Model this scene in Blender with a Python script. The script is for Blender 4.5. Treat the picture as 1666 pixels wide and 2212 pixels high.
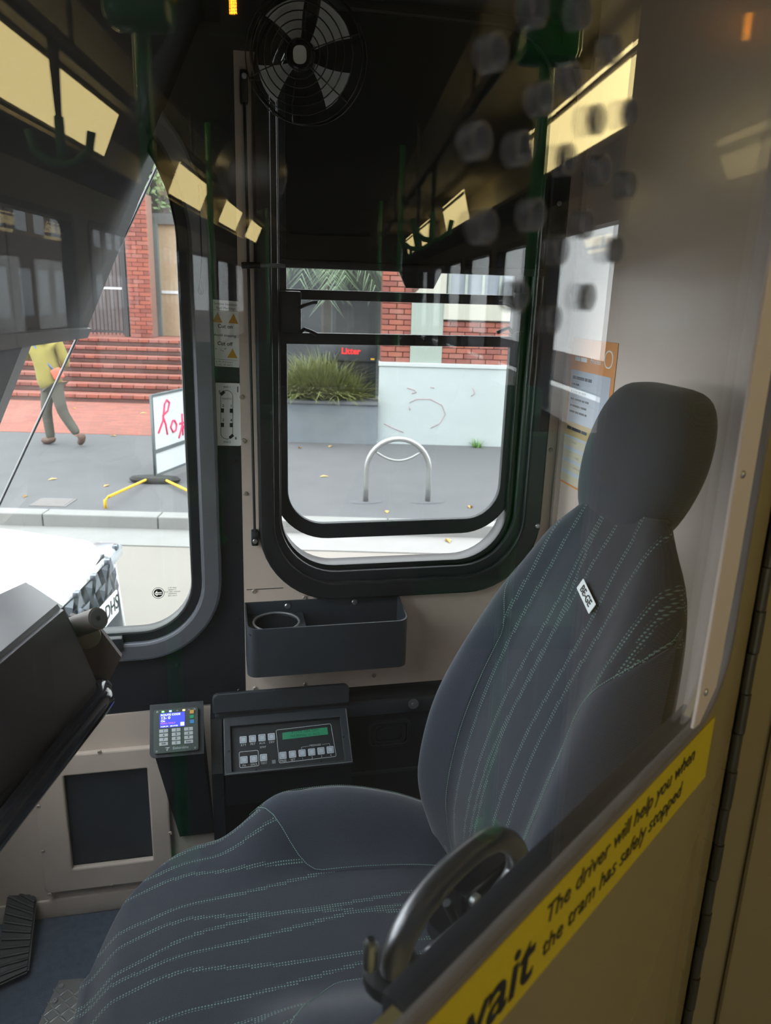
import bpy, bmesh, math, random
from mathutils import Vector as V, Matrix, noise
from mathutils.bvhtree import BVHTree
random.seed(7)
R = math.radians
scene = bpy.context.scene
col = scene.collection
for o in list(bpy.data.objects): bpy.data.objects.remove(o)

# ------------------------------------------------------------------ camera
FPX, IW, IH = 1640.0, 1666.0, 2212.0
PITCH, ROLL, YAW = R(16.0), R(1.7), R(12.5)
CAM = V((0, 0, 1.49))
_f = V((math.sin(YAW) * math.cos(PITCH), math.cos(YAW) * math.cos(PITCH), -math.sin(PITCH)))
_r0 = V((math.cos(YAW), -math.sin(YAW), 0)); _u0 = _r0.cross(_f)
_r = math.cos(ROLL) * _r0 + math.sin(ROLL) * _u0
_u = -math.sin(ROLL) * _r0 + math.cos(ROLL) * _u0
cd = bpy.data.cameras.new('camera'); cam = bpy.data.objects.new('camera', cd); col.objects.link(cam)
cam.matrix_world = Matrix(((_r.x, _u.x, -_f.x, CAM.x), (_r.y, _u.y, -_f.y, CAM.y), (_r.z, _u.z, -_f.z, CAM.z), (0, 0, 0, 1)))
cd.sensor_fit = 'VERTICAL'; cd.sensor_height = 36.0; cd.sensor_width = 36.0
cd.lens = FPX / IH * 36.0
cd.clip_start = 0.02; cd.clip_end = 300
cd.dof.use_dof = True; cd.dof.focus_distance = 1.70; cd.dof.aperture_fstop = 8.0
scene.camera = cam

# ------------------------------------------------------------------ light and exposure
w = bpy.data.worlds.new('overcast_sky'); scene.world = w; w.use_nodes = True
bg = w.node_tree.nodes['Background']; bg.inputs[0].default_value = (0.93, 0.965, 1.0, 1); bg.inputs[1].default_value = 1.0
vs = scene.view_settings
vs.view_transform = 'Standard'; vs.look = 'None'; vs.gamma = 1.0; vs.use_curve_mapping = False
vs.exposure = 2.75
LAMP = 1.2           # brightness of the saloon's ceiling light diffusers

# ------------------------------------------------------------------ pixel -> direction -> plane
def ray(x, y): return _f * FPX + _r * (x - IW / 2) - _u * (y - IH / 2)
def hit(x, y, P, n):
    d = ray(x, y); n = V(n); t = (V(P) - CAM).dot(n) / d.dot(n); return CAM + d * t
WY = 1.65                                     # the cab side wall stands at Y = 1.65
def wl(x, y, o=0.0): return hit(x, y, (0, WY - o, 0), (0, 1, 0))
def gz(x, y, z): return hit(x, y, (0, 0, z), (0, 0, 1))
# cab door plane
DA = R(54); HA = R(40.25); HR = .82; KS = HR / .95
DU = V((math.sin(DA), math.cos(DA), 0)); DN = V((math.cos(DA), -math.sin(DA), 0))      # along the door, toward the camera side
HP = V((HR * math.sin(HA), HR * math.cos(HA), 0))
def dr(x, y, o=0.0):
    p = hit(x, y, HP + DN * o, DN); return ((p - HP).dot(DU), p.z)
DM = lambda o: Matrix(((DU.x, 0, DN.x, HP.x + DN.x * o), (DU.y, 0, DN.y, HP.y + DN.y * o), (0, 1, 0, 0), (0, 0, 0, 1)))
WM = lambda o: Matrix(((1, 0, 0, 0), (0, 0, -1, WY - o), (0, 1, 0, 0), (0, 0, 0, 1)))     # local x = X, y = Z, z = into the cab
BX = .787                                     # rear bulkhead plane X = .787
BM = lambda o: Matrix(((0, 0, -1, BX - o), (-1, 0, 0, 0), (0, 1, 0, 0), (0, 0, 0, 1)))    # local x = -Y, y = Z, z = -X
# saloon frame (tram axis) and street frame
TA = R(99)
e1 = V((math.sin(TA), math.cos(TA), 0)); e2 = V((math.sin(TA - math.pi / 2), math.cos(TA - math.pi / 2), 0))
TM = Matrix(((e1.x, e2.x, 0, 0), (e1.y, e2.y, 0, 0), (0, 0, 1, 0), (0, 0, 0, 1)))
def T(s, l, z): return e1 * s + e2 * l + V((0, 0, z))
SA = R(102)
f1 = V((math.sin(SA), math.cos(SA), 0)); f2 = V((math.sin(SA - math.pi / 2), math.cos(SA - math.pi / 2), 0))
SM = Matrix(((f1.x, f2.x, 0, 0), (f1.y, f2.y, 0, 0), (0, 0, 1, 0), (0, 0, 0, 1)))
def S(u, v, z): return f1 * u + f2 * v + V((0, 0, z))
def onv(x, y, v):
    p = hit(x, y, f2 * v, f2); return p.dot(f1), p.z
GZ, RZ = -.81, -.95                           # footpath and road level

# ------------------------------------------------------------------ materials
def mat(name, c, rough=.6, metal=0.0, var=.12, scale=12.0, bump=0.0, bscale=None, coat=0.0, spec=None, c2=None, emit=None, es=0.0):
    m = bpy.data.materials.new(name); m.use_nodes = True
    nt = m.node_tree; N = nt.nodes; L = nt.links; b = N['Principled BSDF']
    tc = N.new('ShaderNodeTexCoord'); nz = N.new('ShaderNodeTexNoise'); nz.inputs['Scale'].default_value = scale; nz.inputs['Detail'].default_value = 5
    L.new(tc.outputs['Object'], nz.inputs['Vector'])
    mx = N.new('ShaderNodeMix'); mx.data_type = 'RGBA'
    a = [max(0, k * (1 - var)) for k in c]; d = [min(1, k * (1 + var)) for k in c] if c2 is None else c2
    mx.inputs[6].default_value = (*a, 1); mx.inputs[7].default_value = (*d, 1)
    L.new(nz.outputs['Fac'], mx.inputs[0]); L.new(mx.outputs[2], b.inputs['Base Color'])
    b.inputs['Roughness'].default_value = rough; b.inputs['Metallic'].default_value = metal
    if coat: b.inputs['Coat Weight'].default_value = coat
    if spec is not None: b.inputs['Specular IOR Level'].default_value = spec
    if bump:
        n2 = N.new('ShaderNodeTexNoise'); n2.inputs['Scale'].default_value = bscale or scale * 8; n2.inputs['Detail'].default_value = 3
        L.new(tc.outputs['Object'], n2.inputs['Vector'])
        bp = N.new('ShaderNodeBump'); bp.inputs['Strength'].default_value = bump; bp.inputs['Distance'].default_value = .004
        L.new(n2.outputs['Fac'], bp.inputs['Height']); L.new(bp.outputs[0], b.inputs['Normal'])
    if emit:
        b.inputs['Emission Color'].default_value = (*emit, 1); b.inputs['Emission Strength'].default_value = es
    return m
def glass_mat(name, tint=(.97, .985, .98), base=.042):
    m = bpy.data.materials.new(name); m.use_nodes = True
    nt = m.node_tree; N = nt.nodes; L = nt.links; N.clear()
    out = N.new('ShaderNodeOutputMaterial'); mx = N.new('ShaderNodeMixShader'); tr = N.new('ShaderNodeBsdfTransparent'); gl = N.new('ShaderNodeBsdfGlossy')
    lw = N.new('ShaderNodeLayerWeight'); lw.inputs['Blend'].default_value = .5
    pw = N.new('ShaderNodeMath'); pw.operation = 'POWER'; pw.inputs[1].default_value = 5
    ma = N.new('ShaderNodeMath'); ma.operation = 'MULTIPLY_ADD'; ma.inputs[1].default_value = 1 - base; ma.inputs[2].default_value = base
    tr.inputs[0].default_value = (*tint, 1); gl.inputs['Roughness'].default_value = .0
    L.new(lw.outputs['Facing'], pw.inputs[0]); L.new(pw.outputs[0], ma.inputs[0]); L.new(ma.outputs[0], mx.inputs[0])
    L.new(tr.outputs[0], mx.inputs[1]); L.new(gl.outputs[0], mx.inputs[2]); L.new(mx.outputs[0], out.inputs[0])
    return m
def fabric_mat(name, base, lines):
    m = bpy.data.materials.new(name); m.use_nodes = True
    nt = m.node_tree; N = nt.nodes; L = nt.links; b = N['Principled BSDF']
    def mt(op, a, c=None, d=None):
        n = N.new('ShaderNodeMath'); n.operation = op
        for i, k in enumerate((a, c, d)):
            if k is None: continue
            if isinstance(k, (int, float)): n.inputs[i].default_value = k
            else: L.new(k, n.inputs[i])
        return n.outputs[0]
    uv = N.new('ShaderNodeUVMap'); sp = N.new('ShaderNodeSeparateXYZ'); L.new(uv.outputs[0], sp.inputs[0])
    x, y = sp.outputs[0], sp.outputs[1]                                  # x along the seat, y across (metres)
    fx = mt('FRACT', mt('MULTIPLY', x, 330.0)); fy = mt('FRACT', mt('MULTIPLY', y, 330.0))
    chk = mt('ABSOLUTE', mt('SUBTRACT', mt('LESS_THAN', fx, .5), mt('LESS_THAN', fy, .5)))
    nz = N.new('ShaderNodeTexNoise'); nz.inputs['Scale'].default_value = 500; L.new(uv.outputs[0], nz.inputs[0])
    weave = mt('ADD', mt('MULTIPLY', chk, .5), mt('MULTIPLY', nz.outputs['Fac'], .6))
    mx = N.new('ShaderNodeMix'); mx.data_type = 'RGBA'
    mx.inputs[6].default_value = (*[k * .6 for k in base], 1); mx.inputs[7].default_value = (*[k * 1.55 for k in base], 1)
    L.new(weave, mx.inputs[0])
    outc = mx.outputs[2]
    if lines:
        stp = mt('DIVIDE', mt('FLOOR', mt('MULTIPLY', x, 55.0)), 55.0)
        tot = None
        for (per, amp, k, ph, off) in ((.105, .016, 10.0, .4, .0), (.105, .020, 8.0, 2.2, .045), (.21, .012, 13.0, 4.0, .08)):
            wv = mt('MULTIPLY', mt('SINE', mt('ADD', mt('MULTIPLY', stp, k), ph)), amp)
            f = mt('FRACT', mt('DIVIDE', mt('ADD', mt('ADD', y, wv), off + 5 * per), per))
            band = mt('LESS_THAN', mt('ABSOLUTE', mt('SUBTRACT', f, .5)), .0040 / per)
            tot = band if tot is None else mt('MAXIMUM', tot, band)
        dx = mt('LESS_THAN', mt('ABSOLUTE', mt('SUBTRACT', mt('FRACT', mt('MULTIPLY', x, 210.0)), .5)), .24)
        dy = mt('LESS_THAN', mt('ABSOLUTE', mt('SUBTRACT', mt('FRACT', mt('MULTIPLY', y, 210.0)), .5)), .24)
        msk = mt('MULTIPLY', tot, mt('MULTIPLY', dx, dy))
        m2 = N.new('ShaderNodeMix'); m2.data_type = 'RGBA'; m2.inputs[7].default_value = (.17, .27, .235, 1)
        L.new(msk, m2.inputs[0]); L.new(mx.outputs[2], m2.inputs[6]); outc = m2.outputs[2]
    L.new(outc, b.inputs['Base Color']); b.inputs['Roughness'].default_value = .9; b.inputs['Specular IOR Level'].default_value = .2
    b.inputs['Sheen Weight'].default_value = .25; b.inputs['Sheen Roughness'].default_value = .5
    bp = N.new('ShaderNodeBump'); bp.inputs['Strength'].default_value = .35; bp.inputs['Distance'].default_value = .0012
    L.new(weave, bp.inputs['Height']); L.new(bp.outputs[0], b.inputs['Normal'])
    return m
def brick_pave_mat(name):
    m = mat(name, (.36, .12, .085), .85); nt = m.node_tree; N = nt.nodes; L = nt.links; b = N['Principled BSDF']
    br = N.new('ShaderNodeTexBrick'); tc = N.new('ShaderNodeTexCoord'); L.new(tc.outputs['Object'], br.inputs['Vector'])
    br.inputs['Color1'].default_value = (.27, .085, .06, 1); br.inputs['Color2'].default_value = (.20, .065, .05, 1); br.inputs['Mortar'].default_value = (.14, .09, .08, 1)
    br.inputs['Scale'].default_value = 1; br.inputs['Brick Width'].default_value = .24; br.inputs['Row Height'].default_value = .12; br.inputs['Mortar Size'].default_value = .006
    L.new(br.outputs['Color'], b.inputs['Base Color']); return m

M = dict(
    black=mat('black_paint', (.014, .016, .022), .45, var=.25, bump=.08, bscale=300),
    blackgl=mat('black_gloss', (.012, .012, .015), .12, coat=.5),
    blackmat=mat('black_matt', (.010, .011, .014), .8),
    blackpl=mat('black_plastic', (.016, .018, .023), .5, bump=.1, bscale=500),
    rubber=mat('black_rubber', (.012, .013, .016), .42, bump=.05, bscale=200),
    alu=mat('grey_anodised', (.19, .20, .235), .38, .55, bump=.05, bscale=120),
    beige=mat('beige_enamel', (.63, .53, .47), .42, var=.05, scale=3, bump=.04, bscale=60),
    beiged=mat('beige_enamel_scuffed', (.54, .46, .41), .5, var=.10, scale=9, bump=.05, bscale=80),
    yellow=mat('cream_yellow_enamel', (.27, .215, .095), .2, var=.05, scale=4, coat=.3),
    screw=mat('painted_screw', (.42, .37, .33), .35, .3),
    steel=mat('bright_steel', (.42, .42, .44), .28, 1.0),
    steeld=mat('worn_tube_steel', (.20, .20, .215), .34, .85, bump=.06, bscale=90),
    zinc=mat('zinc_screw', (.45, .47, .5), .35, .9),
    dgrey=mat('dark_grey_sheet', (.030, .036, .046), .5, var=.2, bump=.06, bscale=200),
    white=mat('white_vinyl', (.86, .90, .92), .5, var=.03),
    ink=mat('black_ink', (.015, .015, .018), .6),
    gold=mat('gold_print', (.62, .34, .03), .5, var=.03),
    sticker=mat('sign_yellow_vinyl', (.58, .44, .005), .4, var=.04),
    carpet=mat('blue_grey_floor', (.075, .095, .135), .85, var=.35, scale=60, bump=.3, bscale=400),
    checker=mat('chequer_plate', (.30, .31, .32), .35, .8, bump=.1, bscale=100),
    green=mat('green_enamel', (.03, .30, .09), .3, coat=.4),
    greengrip=mat('green_strap_grip', (.03, .17, .08), .5),
    sal=mat('saloon_cream', (.22, .19, .13), .5, var=.05),
    salceil=mat('saloon_ceiling', (.20, .175, .125), .6, var=.05),
    saldark=mat('saloon_dark_band', (.045, .04, .035), .5),
    salfloor=mat('saloon_floor', (.05, .05, .055), .7),
    lamp=mat('lit_diffuser', (.8, .7, .4), .5, emit=(1.0, .80, .36), es=LAMP),
    led=mat('orange_led', (.8, .3, .02), .5, emit=(1.0, .36, .02), es=9.0),
    fan=mat('fan_blade_white', (.80, .81, .82), .5),
    screen=mat('blue_lcd', (.02, .02, .2), .3, emit=(.035, .045, .85), es=.42),
    lcdtext=mat('lcd_text', (.7, .75, .9), .4, emit=(.75, .85, 1.0), es=.45),
    lcdtext2=mat('lcd_text_violet', (.3, .1, .6), .4, emit=(.35, .08, .9), es=.5),
    lcdg=mat('green_lcd', (.03, .14, .085), .3, emit=(.02, .22, .11), es=.07),
    lcdd=mat('lcd_dark', (.008, .045, .03), .5),
    ledg=mat('green_lamp', (.1, .8, .1), .3, emit=(.1, 1, .1), es=1.6), ledb=mat('blue_lamp', (.1, .4, 1), .3, emit=(.12, .5, 1), es=2.2),
    leda=mat('amber_lamp', (1, .5, .1), .3, emit=(1, .45, .06), es=2.5),
    keypad=mat('keypad_green_grey', (.055, .075, .072), .45), key=mat('key_white', (.46, .50, .54), .45, var=.03),
    keyo=mat('key_amber', (.75, .42, .10), .45), keyg=mat('key_green', (.02, .40, .18), .45), keyb=mat('key_blue', (.04, .28, .66), .45),
    btn=mat('button_pale', (.50, .56, .64), .4, var=.04), btnr=mat('button_rim', (.20, .22, .26), .5), lbl=mat('panel_print', (.55, .58, .62), .5),
    orange=mat('poster_orange', (.72, .27, .05), .5, var=.04), pblue=mat('poster_pale_blue', (.52, .58, .70), .5, var=.03), pcream=mat('poster_cream', (.62, .57, .44), .5, var=.03),
    ptan=mat('poster_tan', (.56, .42, .19), .5, var=.03), pink=mat('poster_ink', (.06, .07, .10), .6),
    fabric=fabric_mat('seat_fabric_plain', (.030, .035, .052), False), fabricl=fabric_mat('seat_fabric_lined', (.024, .028, .042), True),
    stitch=mat('green_stitch', (.30, .48, .40), .7),
    glass=glass_mat('window_glass'), dglass=glass_mat('door_glass', (.95, .96, .95), .045),
    asphalt=mat('asphalt', (.092, .091, .098), .9, var=.14, scale=2.5, bump=.4, bscale=90),
    road=mat('road_concrete', (.185, .170, .152), .9, var=.10, scale=1.2, bump=.2, bscale=60),
    patch=mat('asphalt_patch', (.145, .146, .155), .9, var=.06, scale=3), kerb=mat('kerb_stone', (.20, .198, .193), .85, var=.12, scale=4, bump=.2),
    conc=mat('grey_concrete', (.15, .167, .187), .85, var=.22, scale=3.5, bump=.2), concd=mat('concrete_cap', (.115, .12, .132), .85, var=.15),
    render=mat('white_render', (.37, .405, .412), .85, var=.05, scale=2.5, bump=.15, bscale=30), rendert=mat('white_render_cap', (.41, .435, .435), .8, var=.03),
    pgreen=mat('pale_green_paint', (.25, .285, .255), .7, var=.05), creamw=mat('cream_paint', (.35, .34, .29), .7, var=.05),
    mortar=mat('mortar', (.17, .10, .08), .9, var=.2), paving=brick_pave_mat('brick_paving'),
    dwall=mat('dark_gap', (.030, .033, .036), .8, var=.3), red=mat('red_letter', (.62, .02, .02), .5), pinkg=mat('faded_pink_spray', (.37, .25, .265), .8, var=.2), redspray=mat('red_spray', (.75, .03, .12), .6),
    leaf=mat('strap_leaf', (.07, .11, .035), .6, var=.4, c2=(.24, .25, .075), scale=3), palm=mat('palm_leaf', (.06, .10, .055), .6, c2=(.13, .18, .10), scale=2), weed=mat('weed', (.10, .22, .04), .6),
    dleaf=mat('dry_leaf', (.55, .36, .10), .7, c2=(.70, .46, .18)), hoop=mat('galvanised_hoop', (.33, .33, .33), .38, .7),
    signw=mat('sign_white', (.52, .54, .56), .5, var=.03), signf=mat('sign_frame_grey', (.09, .105, .115), .5), yleg=mat('yellow_leg', (.72, .42, .02), .5),
    carw=mat('car_white', (.82, .83, .84), .25, var=.01, coat=.6), carb=mat('car_black', (.02, .024, .03), .3, var=.2), chrome=mat('car_grille_chrome', (.16, .175, .20), .3, .7),
    tyre=mat('tyre', (.02, .02, .02), .8), lampg=mat('headlamp', (.5, .55, .6), .1, .3, coat=1), plate=mat('number_plate', (.72, .76, .76), .4, var=.02),
    jacket=mat('olive_yellow_jacket', (.25, .205, .045), .8, var=.15, scale=8, bump=.5, bscale=14), trousers=mat('khaki_grey_trousers', (.085, .08, .066), .9, var=.2, scale=8, bump=.5, bscale=12),
    boots=mat('brown_boots', (.11, .065, .05), .7, var=.3), skin=mat('skin', (.50, .30, .22), .6), hair=mat('dark_hair', (.02, .016, .013), .7), strap=mat('blue_strap', (.10, .16, .33), .7), pouch=mat('coral_pouch', (.58, .11, .07), .7),
    wood=mat('timber_door', (.30, .22, .14), .7, c2=(.36, .27, .18)), gatem=mat('dark_gate', (.03, .03, .035), .5), trunk=mat('bark', (.035, .03, .025), .9, var=.3), winf=mat('grey_window', (.20, .22, .25), .3), foliage=mat('tree_leaf', (.09, .14, .06), .7, c2=(.17, .22, .11)),
    brownm=mat('brown_bracket', (.105, .082, .082), .5), mirror=mat('mirror_face', (.30, .29, .27), .25, .6), seatg=mat('saloon_seat_green', (.02, .09, .05), .8),
    console=mat('console_dark', (.055, .050, .058), .33, var=.2, scale=6),
)
BRICKS = [mat('red_brick_%d' % i, c, .85, var=.18, scale=14, bump=.3, bscale=60) for i, c in enumerate(((.23, .068, .05), (.26, .08, .055), (.185, .06, .048), (.25, .092, .073)))]

# ------------------------------------------------------------------ mesh helpers
I4 = Matrix.Identity(4)
def nb(): return bmesh.new()
def box(bm, lo, hi, MX=I4, bev=0.0, seg=2):
    lo, hi = V(lo), V(hi); c = (lo + hi) / 2; s = hi - lo
    g = bmesh.ops.create_cube(bm, size=1, matrix=MX @ Matrix.Translation(c) @ Matrix.Diagonal((s.x, s.y, s.z, 1)))
    if bev:
        es = list({e for v_ in g['verts'] for e in v_.link_edges})
        bmesh.ops.bevel(bm, geom=es, offset=bev, segments=seg, profile=.5, affect='EDGES')
    return bm
def hexa(bm, pts):
    """eight corners: bottom four (ccw) then top four"""
    v = [bm.verts.new(p) for p in pts]
    for f in ((3, 2, 1, 0), (4, 5, 6, 7), (0, 1, 5, 4), (1, 2, 6, 5), (2, 3, 7, 6), (3, 0, 4, 7)): bm.faces.new([v[i] for i in f])
    bmesh.ops.recalc_face_normals(bm, faces=bm.faces); return bm
def prism(bm, pts, ext):
    pts = [V(p) for p in pts]; ext = V(ext); a = [bm.verts.new(p) for p in pts]; b = [bm.verts.new(p + ext) for p in pts]; n = len(pts)
    bm.faces.new(a); bm.faces.new(b[::-1])
    for i in range(n): bm.faces.new((a[i], b[i], b[(i + 1) % n], a[(i + 1) % n]))
    bmesh.ops.recalc_face_normals(bm, faces=bm.faces); return bm
def cyl(bm, p0, p1, r, seg=16, r2=None, caps=True):
    p0, p1 = V(p0), V(p1); d = p1 - p0; L = d.length; q = d.to_track_quat('Z', 'Y').to_matrix().to_4x4()
    bmesh.ops.create_cone(bm, cap_ends=caps, segments=seg, radius1=r, radius2=r if r2 is None else r2, depth=L, matrix=Matrix.Translation((p0 + p1) / 2) @ q); return bm
def tube(bm, pts, r, seg=10, closed=False, rr=None):
    pts = [V(p) for p in pts]; n = len(pts); rings = []; prev = None
    for i, p in enumerate(pts):
        a = pts[(i - 1) % n] if (closed or i > 0) else p; b = pts[(i + 1) % n] if (closed or i < n - 1) else p
        t = (b - a).normalized()
        if prev is None: nrm = t.orthogonal().normalized()
        else: nrm = (prev - t * prev.dot(t)).normalized()
        prev = nrm; bn = t.cross(nrm); q = rr[i] if rr else r
        rings.append([bm.verts.new(p + (nrm * math.cos(k * 2 * math.pi / seg) + bn * math.sin(k * 2 * math.pi / seg)) * q) for k in range(seg)])
    for i in range(n if closed else n - 1):
        A, B = rings[i], rings[(i + 1) % n]; sh = 0
        if closed and i == n - 1: sh = min(range(seg), key=lambda s_: (A[0].co - B[s_].co).length)
        for k in range(seg): bm.faces.new((A[k], A[(k + 1) % seg], B[(k + 1 + sh) % seg], B[(k + sh) % seg]))
    if not closed: bm.faces.new(rings[0][::-1]); bm.faces.new(rings[-1])
    bmesh.ops.recalc_face_normals(bm, faces=bm.faces); return bm
def grid(bm, rows, wrap=False, uvs=None):
    vs_ = [[bm.verts.new(p) for p in r_] for r_ in rows]; n = len(rows[0]); lay = bm.loops.layers.uv.verify() if uvs else None
    for i in range(len(rows) - 1):
        for j in range(n if wrap else n - 1):
            k = (j + 1) % n; f = bm.faces.new((vs_[i][j], vs_[i + 1][j], vs_[i + 1][k], vs_[i][k])); f.smooth = True
            if uvs:
                for lp, q in zip(f.loops, (uvs[i][j], uvs[i + 1][j], uvs[i + 1][k if k else (n if wrap else k)] if False else uvs[i + 1][k], uvs[i][k])): lp[lay].uv = q
    return vs_
def lathe(bm, prof, MX=I4, seg=20):
    rows = [[MX @ V((r * math.cos(k * 2 * math.pi / seg), r * math.sin(k * 2 * math.pi / seg), z)) for k in range(seg)] for r, z in prof]
    v = grid(bm, rows, wrap=True)
    bm.faces.new(v[0][::-1]); bm.faces.new(v[-1]); bmesh.ops.recalc_face_normals(bm, faces=bm.faces); return bm
def rpoly(pts, rad, n=8):
    """rounded convex polygon, rad: one number or one per corner"""
    out = []; m = len(pts)
    for i in range(m):
        p = V(pts[i]).to_2d(); a = V(pts[i - 1]).to_2d(); b = V(pts[(i + 1) % m]).to_2d(); r = rad if not hasattr(rad, '__len__') else rad[i]
        if r <= 0: out.append((p.x, p.y)); continue
        da = (a - p).normalized(); db = (b - p).normalized(); ang = da.angle(db); t = r / math.tan(ang / 2)
        c = p + (da + db).normalized() * (r / math.sin(ang / 2)); s0 = p + da * t - c; s1 = p + db * t - c
        a0 = math.atan2(s0.y, s0.x); a1 = math.atan2(s1.y, s1.x); dl = (a1 - a0 + math.pi) % (2 * math.pi) - math.pi
        for k in range(n + 1): q = a0 + dl * k / n; out.append((c.x + r * math.cos(q), c.y + r * math.sin(q)))
    return out
def rrect(x0, y0, x1, y1, r, n=6): return rpoly([(x0, y0), (x1, y0), (x1, y1), (x0, y1)], r, n)
def offs(pts, d):
    """outset of a convex counter-clockwise polygon"""
    m = len(pts); ls = []
    for i in range(m):
        a = V(pts[i]).to_2d(); b = V(pts[(i + 1) % m]).to_2d(); t = (b - a).normalized(); nn = V((t.y, -t.x)); ls.append((a + nn * d, t))
    out = []
    for i in range(m):
        (p, t), (q, s_) = ls[i - 1], ls[i]; den = t.x * s_.y - t.y * s_.x; k = ((q - p).x * s_.y - (q - p).y * s_.x) / den; r_ = p + t * k; out.append((r_.x, r_.y))
    return out
def add_mesh(bm, me, MX):
    t = bmesh.new(); t.from_mesh(me); t.transform(MX); tmp = bpy.data.meshes.new('t'); t.to_mesh(tmp); t.free(); bm.from_mesh(tmp); bpy.data.meshes.remove(tmp)
def curve_mesh(cu):
    o = bpy.data.objects.new('t', cu); col.objects.link(o); dg = bpy.context.evaluated_depsgraph_get()
    me = bpy.data.meshes.new_from_object(o.evaluated_get(dg)); bpy.data.objects.remove(o); bpy.data.curves.remove(cu); return me
def plate(bm, loops, MX, depth, bev=0.0):
    """a flat plate with holes, local z from 0 to depth"""
    cu = bpy.data.curves.new('t', 'CURVE'); cu.dimensions = '2D'; cu.fill_mode = 'BOTH'; cu.extrude = max(depth / 2 - bev, 1e-5); cu.bevel_depth = bev; cu.bevel_resolution = 1
    for lp in loops:
        s_ = cu.splines.new('POLY'); s_.points.add(len(lp) - 1); s_.use_cyclic_u = True
        for k, p in enumerate(lp): s_.points[k].co = (p[0], p[1], 0, 1)
    me = curve_mesh(cu); add_mesh(bm, me, MX @ Matrix.Translation((0, 0, depth / 2))); bpy.data.meshes.remove(me); return bm
def text(bm, s_, size, MX, align='CENTER', depth=.0003, bold=0.0, shear=0.0, sx=1.0):
    cu = bpy.data.curves.new('t', 'FONT'); cu.body = s_; cu.size = size; cu.align_x = align; cu.align_y = 'CENTER'; cu.extrude = depth; cu.offset = bold; cu.shear = shear; cu.resolution_u = 3
    me = curve_mesh(cu); add_mesh(bm, me, MX @ Matrix.Diagonal((sx, 1, 1, 1))); bpy.data.meshes.remove(me); return bm
LOC = {}
def rim_mat():
    m = mat('frosted_hole_rim', (.16, .15, .155), .4); nt = m.node_tree; N = nt.nodes; L = nt.links
    tr = N.new('ShaderNodeBsdfTransparent'); mx = N.new('ShaderNodeMixShader'); mx.inputs[0].default_value = .40
    L.new(tr.outputs[0], mx.inputs[1]); L.new(N['Principled BSDF'].outputs[0], mx.inputs[2]); L.new(mx.outputs[0], N['Material Output'].inputs[0]); return m
M['rim'] = rim_mat()
def _mesh(name, bm, m, smooth):
    me = bpy.data.meshes.new(name); bm.to_mesh(me); bm.free(); me.materials.append(M[m] if isinstance(m, str) else m)
    if smooth:
        for p in me.polygons: p.use_smooth = True
        if smooth != 'all':
            try: me.set_sharp_from_angle(angle=R(38))
            except Exception: pass
    return me
def part(name, bm, m, parent, smooth=True, label=None, kind=None):
    o = bpy.data.objects.new(name, _mesh(name, bm, m, smooth)); col.objects.link(o); o.parent = parent
    o.matrix_parent_inverse = Matrix.Translation(-LOC.get(parent.name, V((0, 0, 0))))
    if label: o['label'] = label
    if kind: o['kind'] = kind
    return o
def thing(name, label, cat, loc=(0, 0, 0), group=None):
    o = bpy.data.objects.new(name, None); col.objects.link(o); o.location = loc; o.empty_display_size = .05; LOC[o.name] = V(loc)
    o['label'] = label; o['category'] = cat
    if group: o['group'] = group
    return o
def solo(name, bm, m, label=None, cat=None, group=None, kind=None, smooth=True):
    bm.verts.ensure_lookup_table(); cs = [v_.co for v_ in bm.verts]
    b = V(((min(c.x for c in cs) + max(c.x for c in cs)) / 2, (min(c.y for c in cs) + max(c.y for c in cs)) / 2, min(c.z for c in cs)))
    bmesh.ops.translate(bm, verts=bm.verts, vec=-b)
    o = bpy.data.objects.new(name, _mesh(name, bm, m, smooth)); col.objects.link(o); o.location = b; LOC[o.name] = b
    if label: o['label'] = label
    if cat: o['category'] = cat
    if group: o['group'] = group
    if kind: o['kind'] = kind
    return o
def struct(name, bm, m, label=None, smooth=False): return solo(name, bm, m, label, None, None, 'structure', smooth)
def piece(name, me, MX, parent):
    o = bpy.data.objects.new(name, me); col.objects.link(o); o.parent = parent
    o.matrix_parent_inverse = Matrix.Translation(-LOC.get(parent.name, V((0, 0, 0)))); o.matrix_basis = MX; return o
def frame(o, x, n):
    x = V(x).normalized(); n = V(n).normalized(); y = n.cross(x); return Matrix(((x.x, y.x, n.x, o[0]), (x.y, y.y, n.y, o[1]), (x.z, y.z, n.z, o[2]), (0, 0, 0, 1)))
def skin(name, vr, edges, m, parent, root=0, sub=2):
    me = bpy.data.meshes.new(name); me.from_pydata([p for p, _ in vr], edges, []); o = bpy.data.objects.new(name, me); col.objects.link(o); o.parent = parent
    o.matrix_parent_inverse = Matrix.Translation(-LOC.get(parent.name, V((0, 0, 0))))
    md = o.modifiers.new('skin', 'SKIN'); md.use_smooth_shade = True
    for i, (_, r) in enumerate(vr): me.skin_vertices[0].data[i].radius = r if hasattr(r, '__len__') else (r, r)
    me.skin_vertices[0].data[root].use_root = True
    sb = o.modifiers.new('sub', 'SUBSURF'); sb.levels = sub; sb.render_levels = sub
    dg = bpy.context.evaluated_depsgraph_get(); m2 = bpy.data.meshes.new_from_object(o.evaluated_get(dg)); o.modifiers.clear(); o.data = m2
    m2.materials.clear(); m2.materials.append(M[m])
    for p in m2.polygons: p.use_smooth = True
    return o
def screws(parent, pts, n, r=.005, m='screw', name='screw'):
    b = nb(); lathe(b, [(r, 0), (r, r * .25), (r * .75, r * .55), (r * .35, r * .55), (r * .3, r * .2)], seg=12); me = _mesh(name, b, m, True)
    n = V(n).normalized(); q = n.to_track_quat('Z', 'Y').to_matrix().to_4x4()
    for p in pts: piece(name, me, Matrix.Translation(p) @ q, parent)
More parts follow.
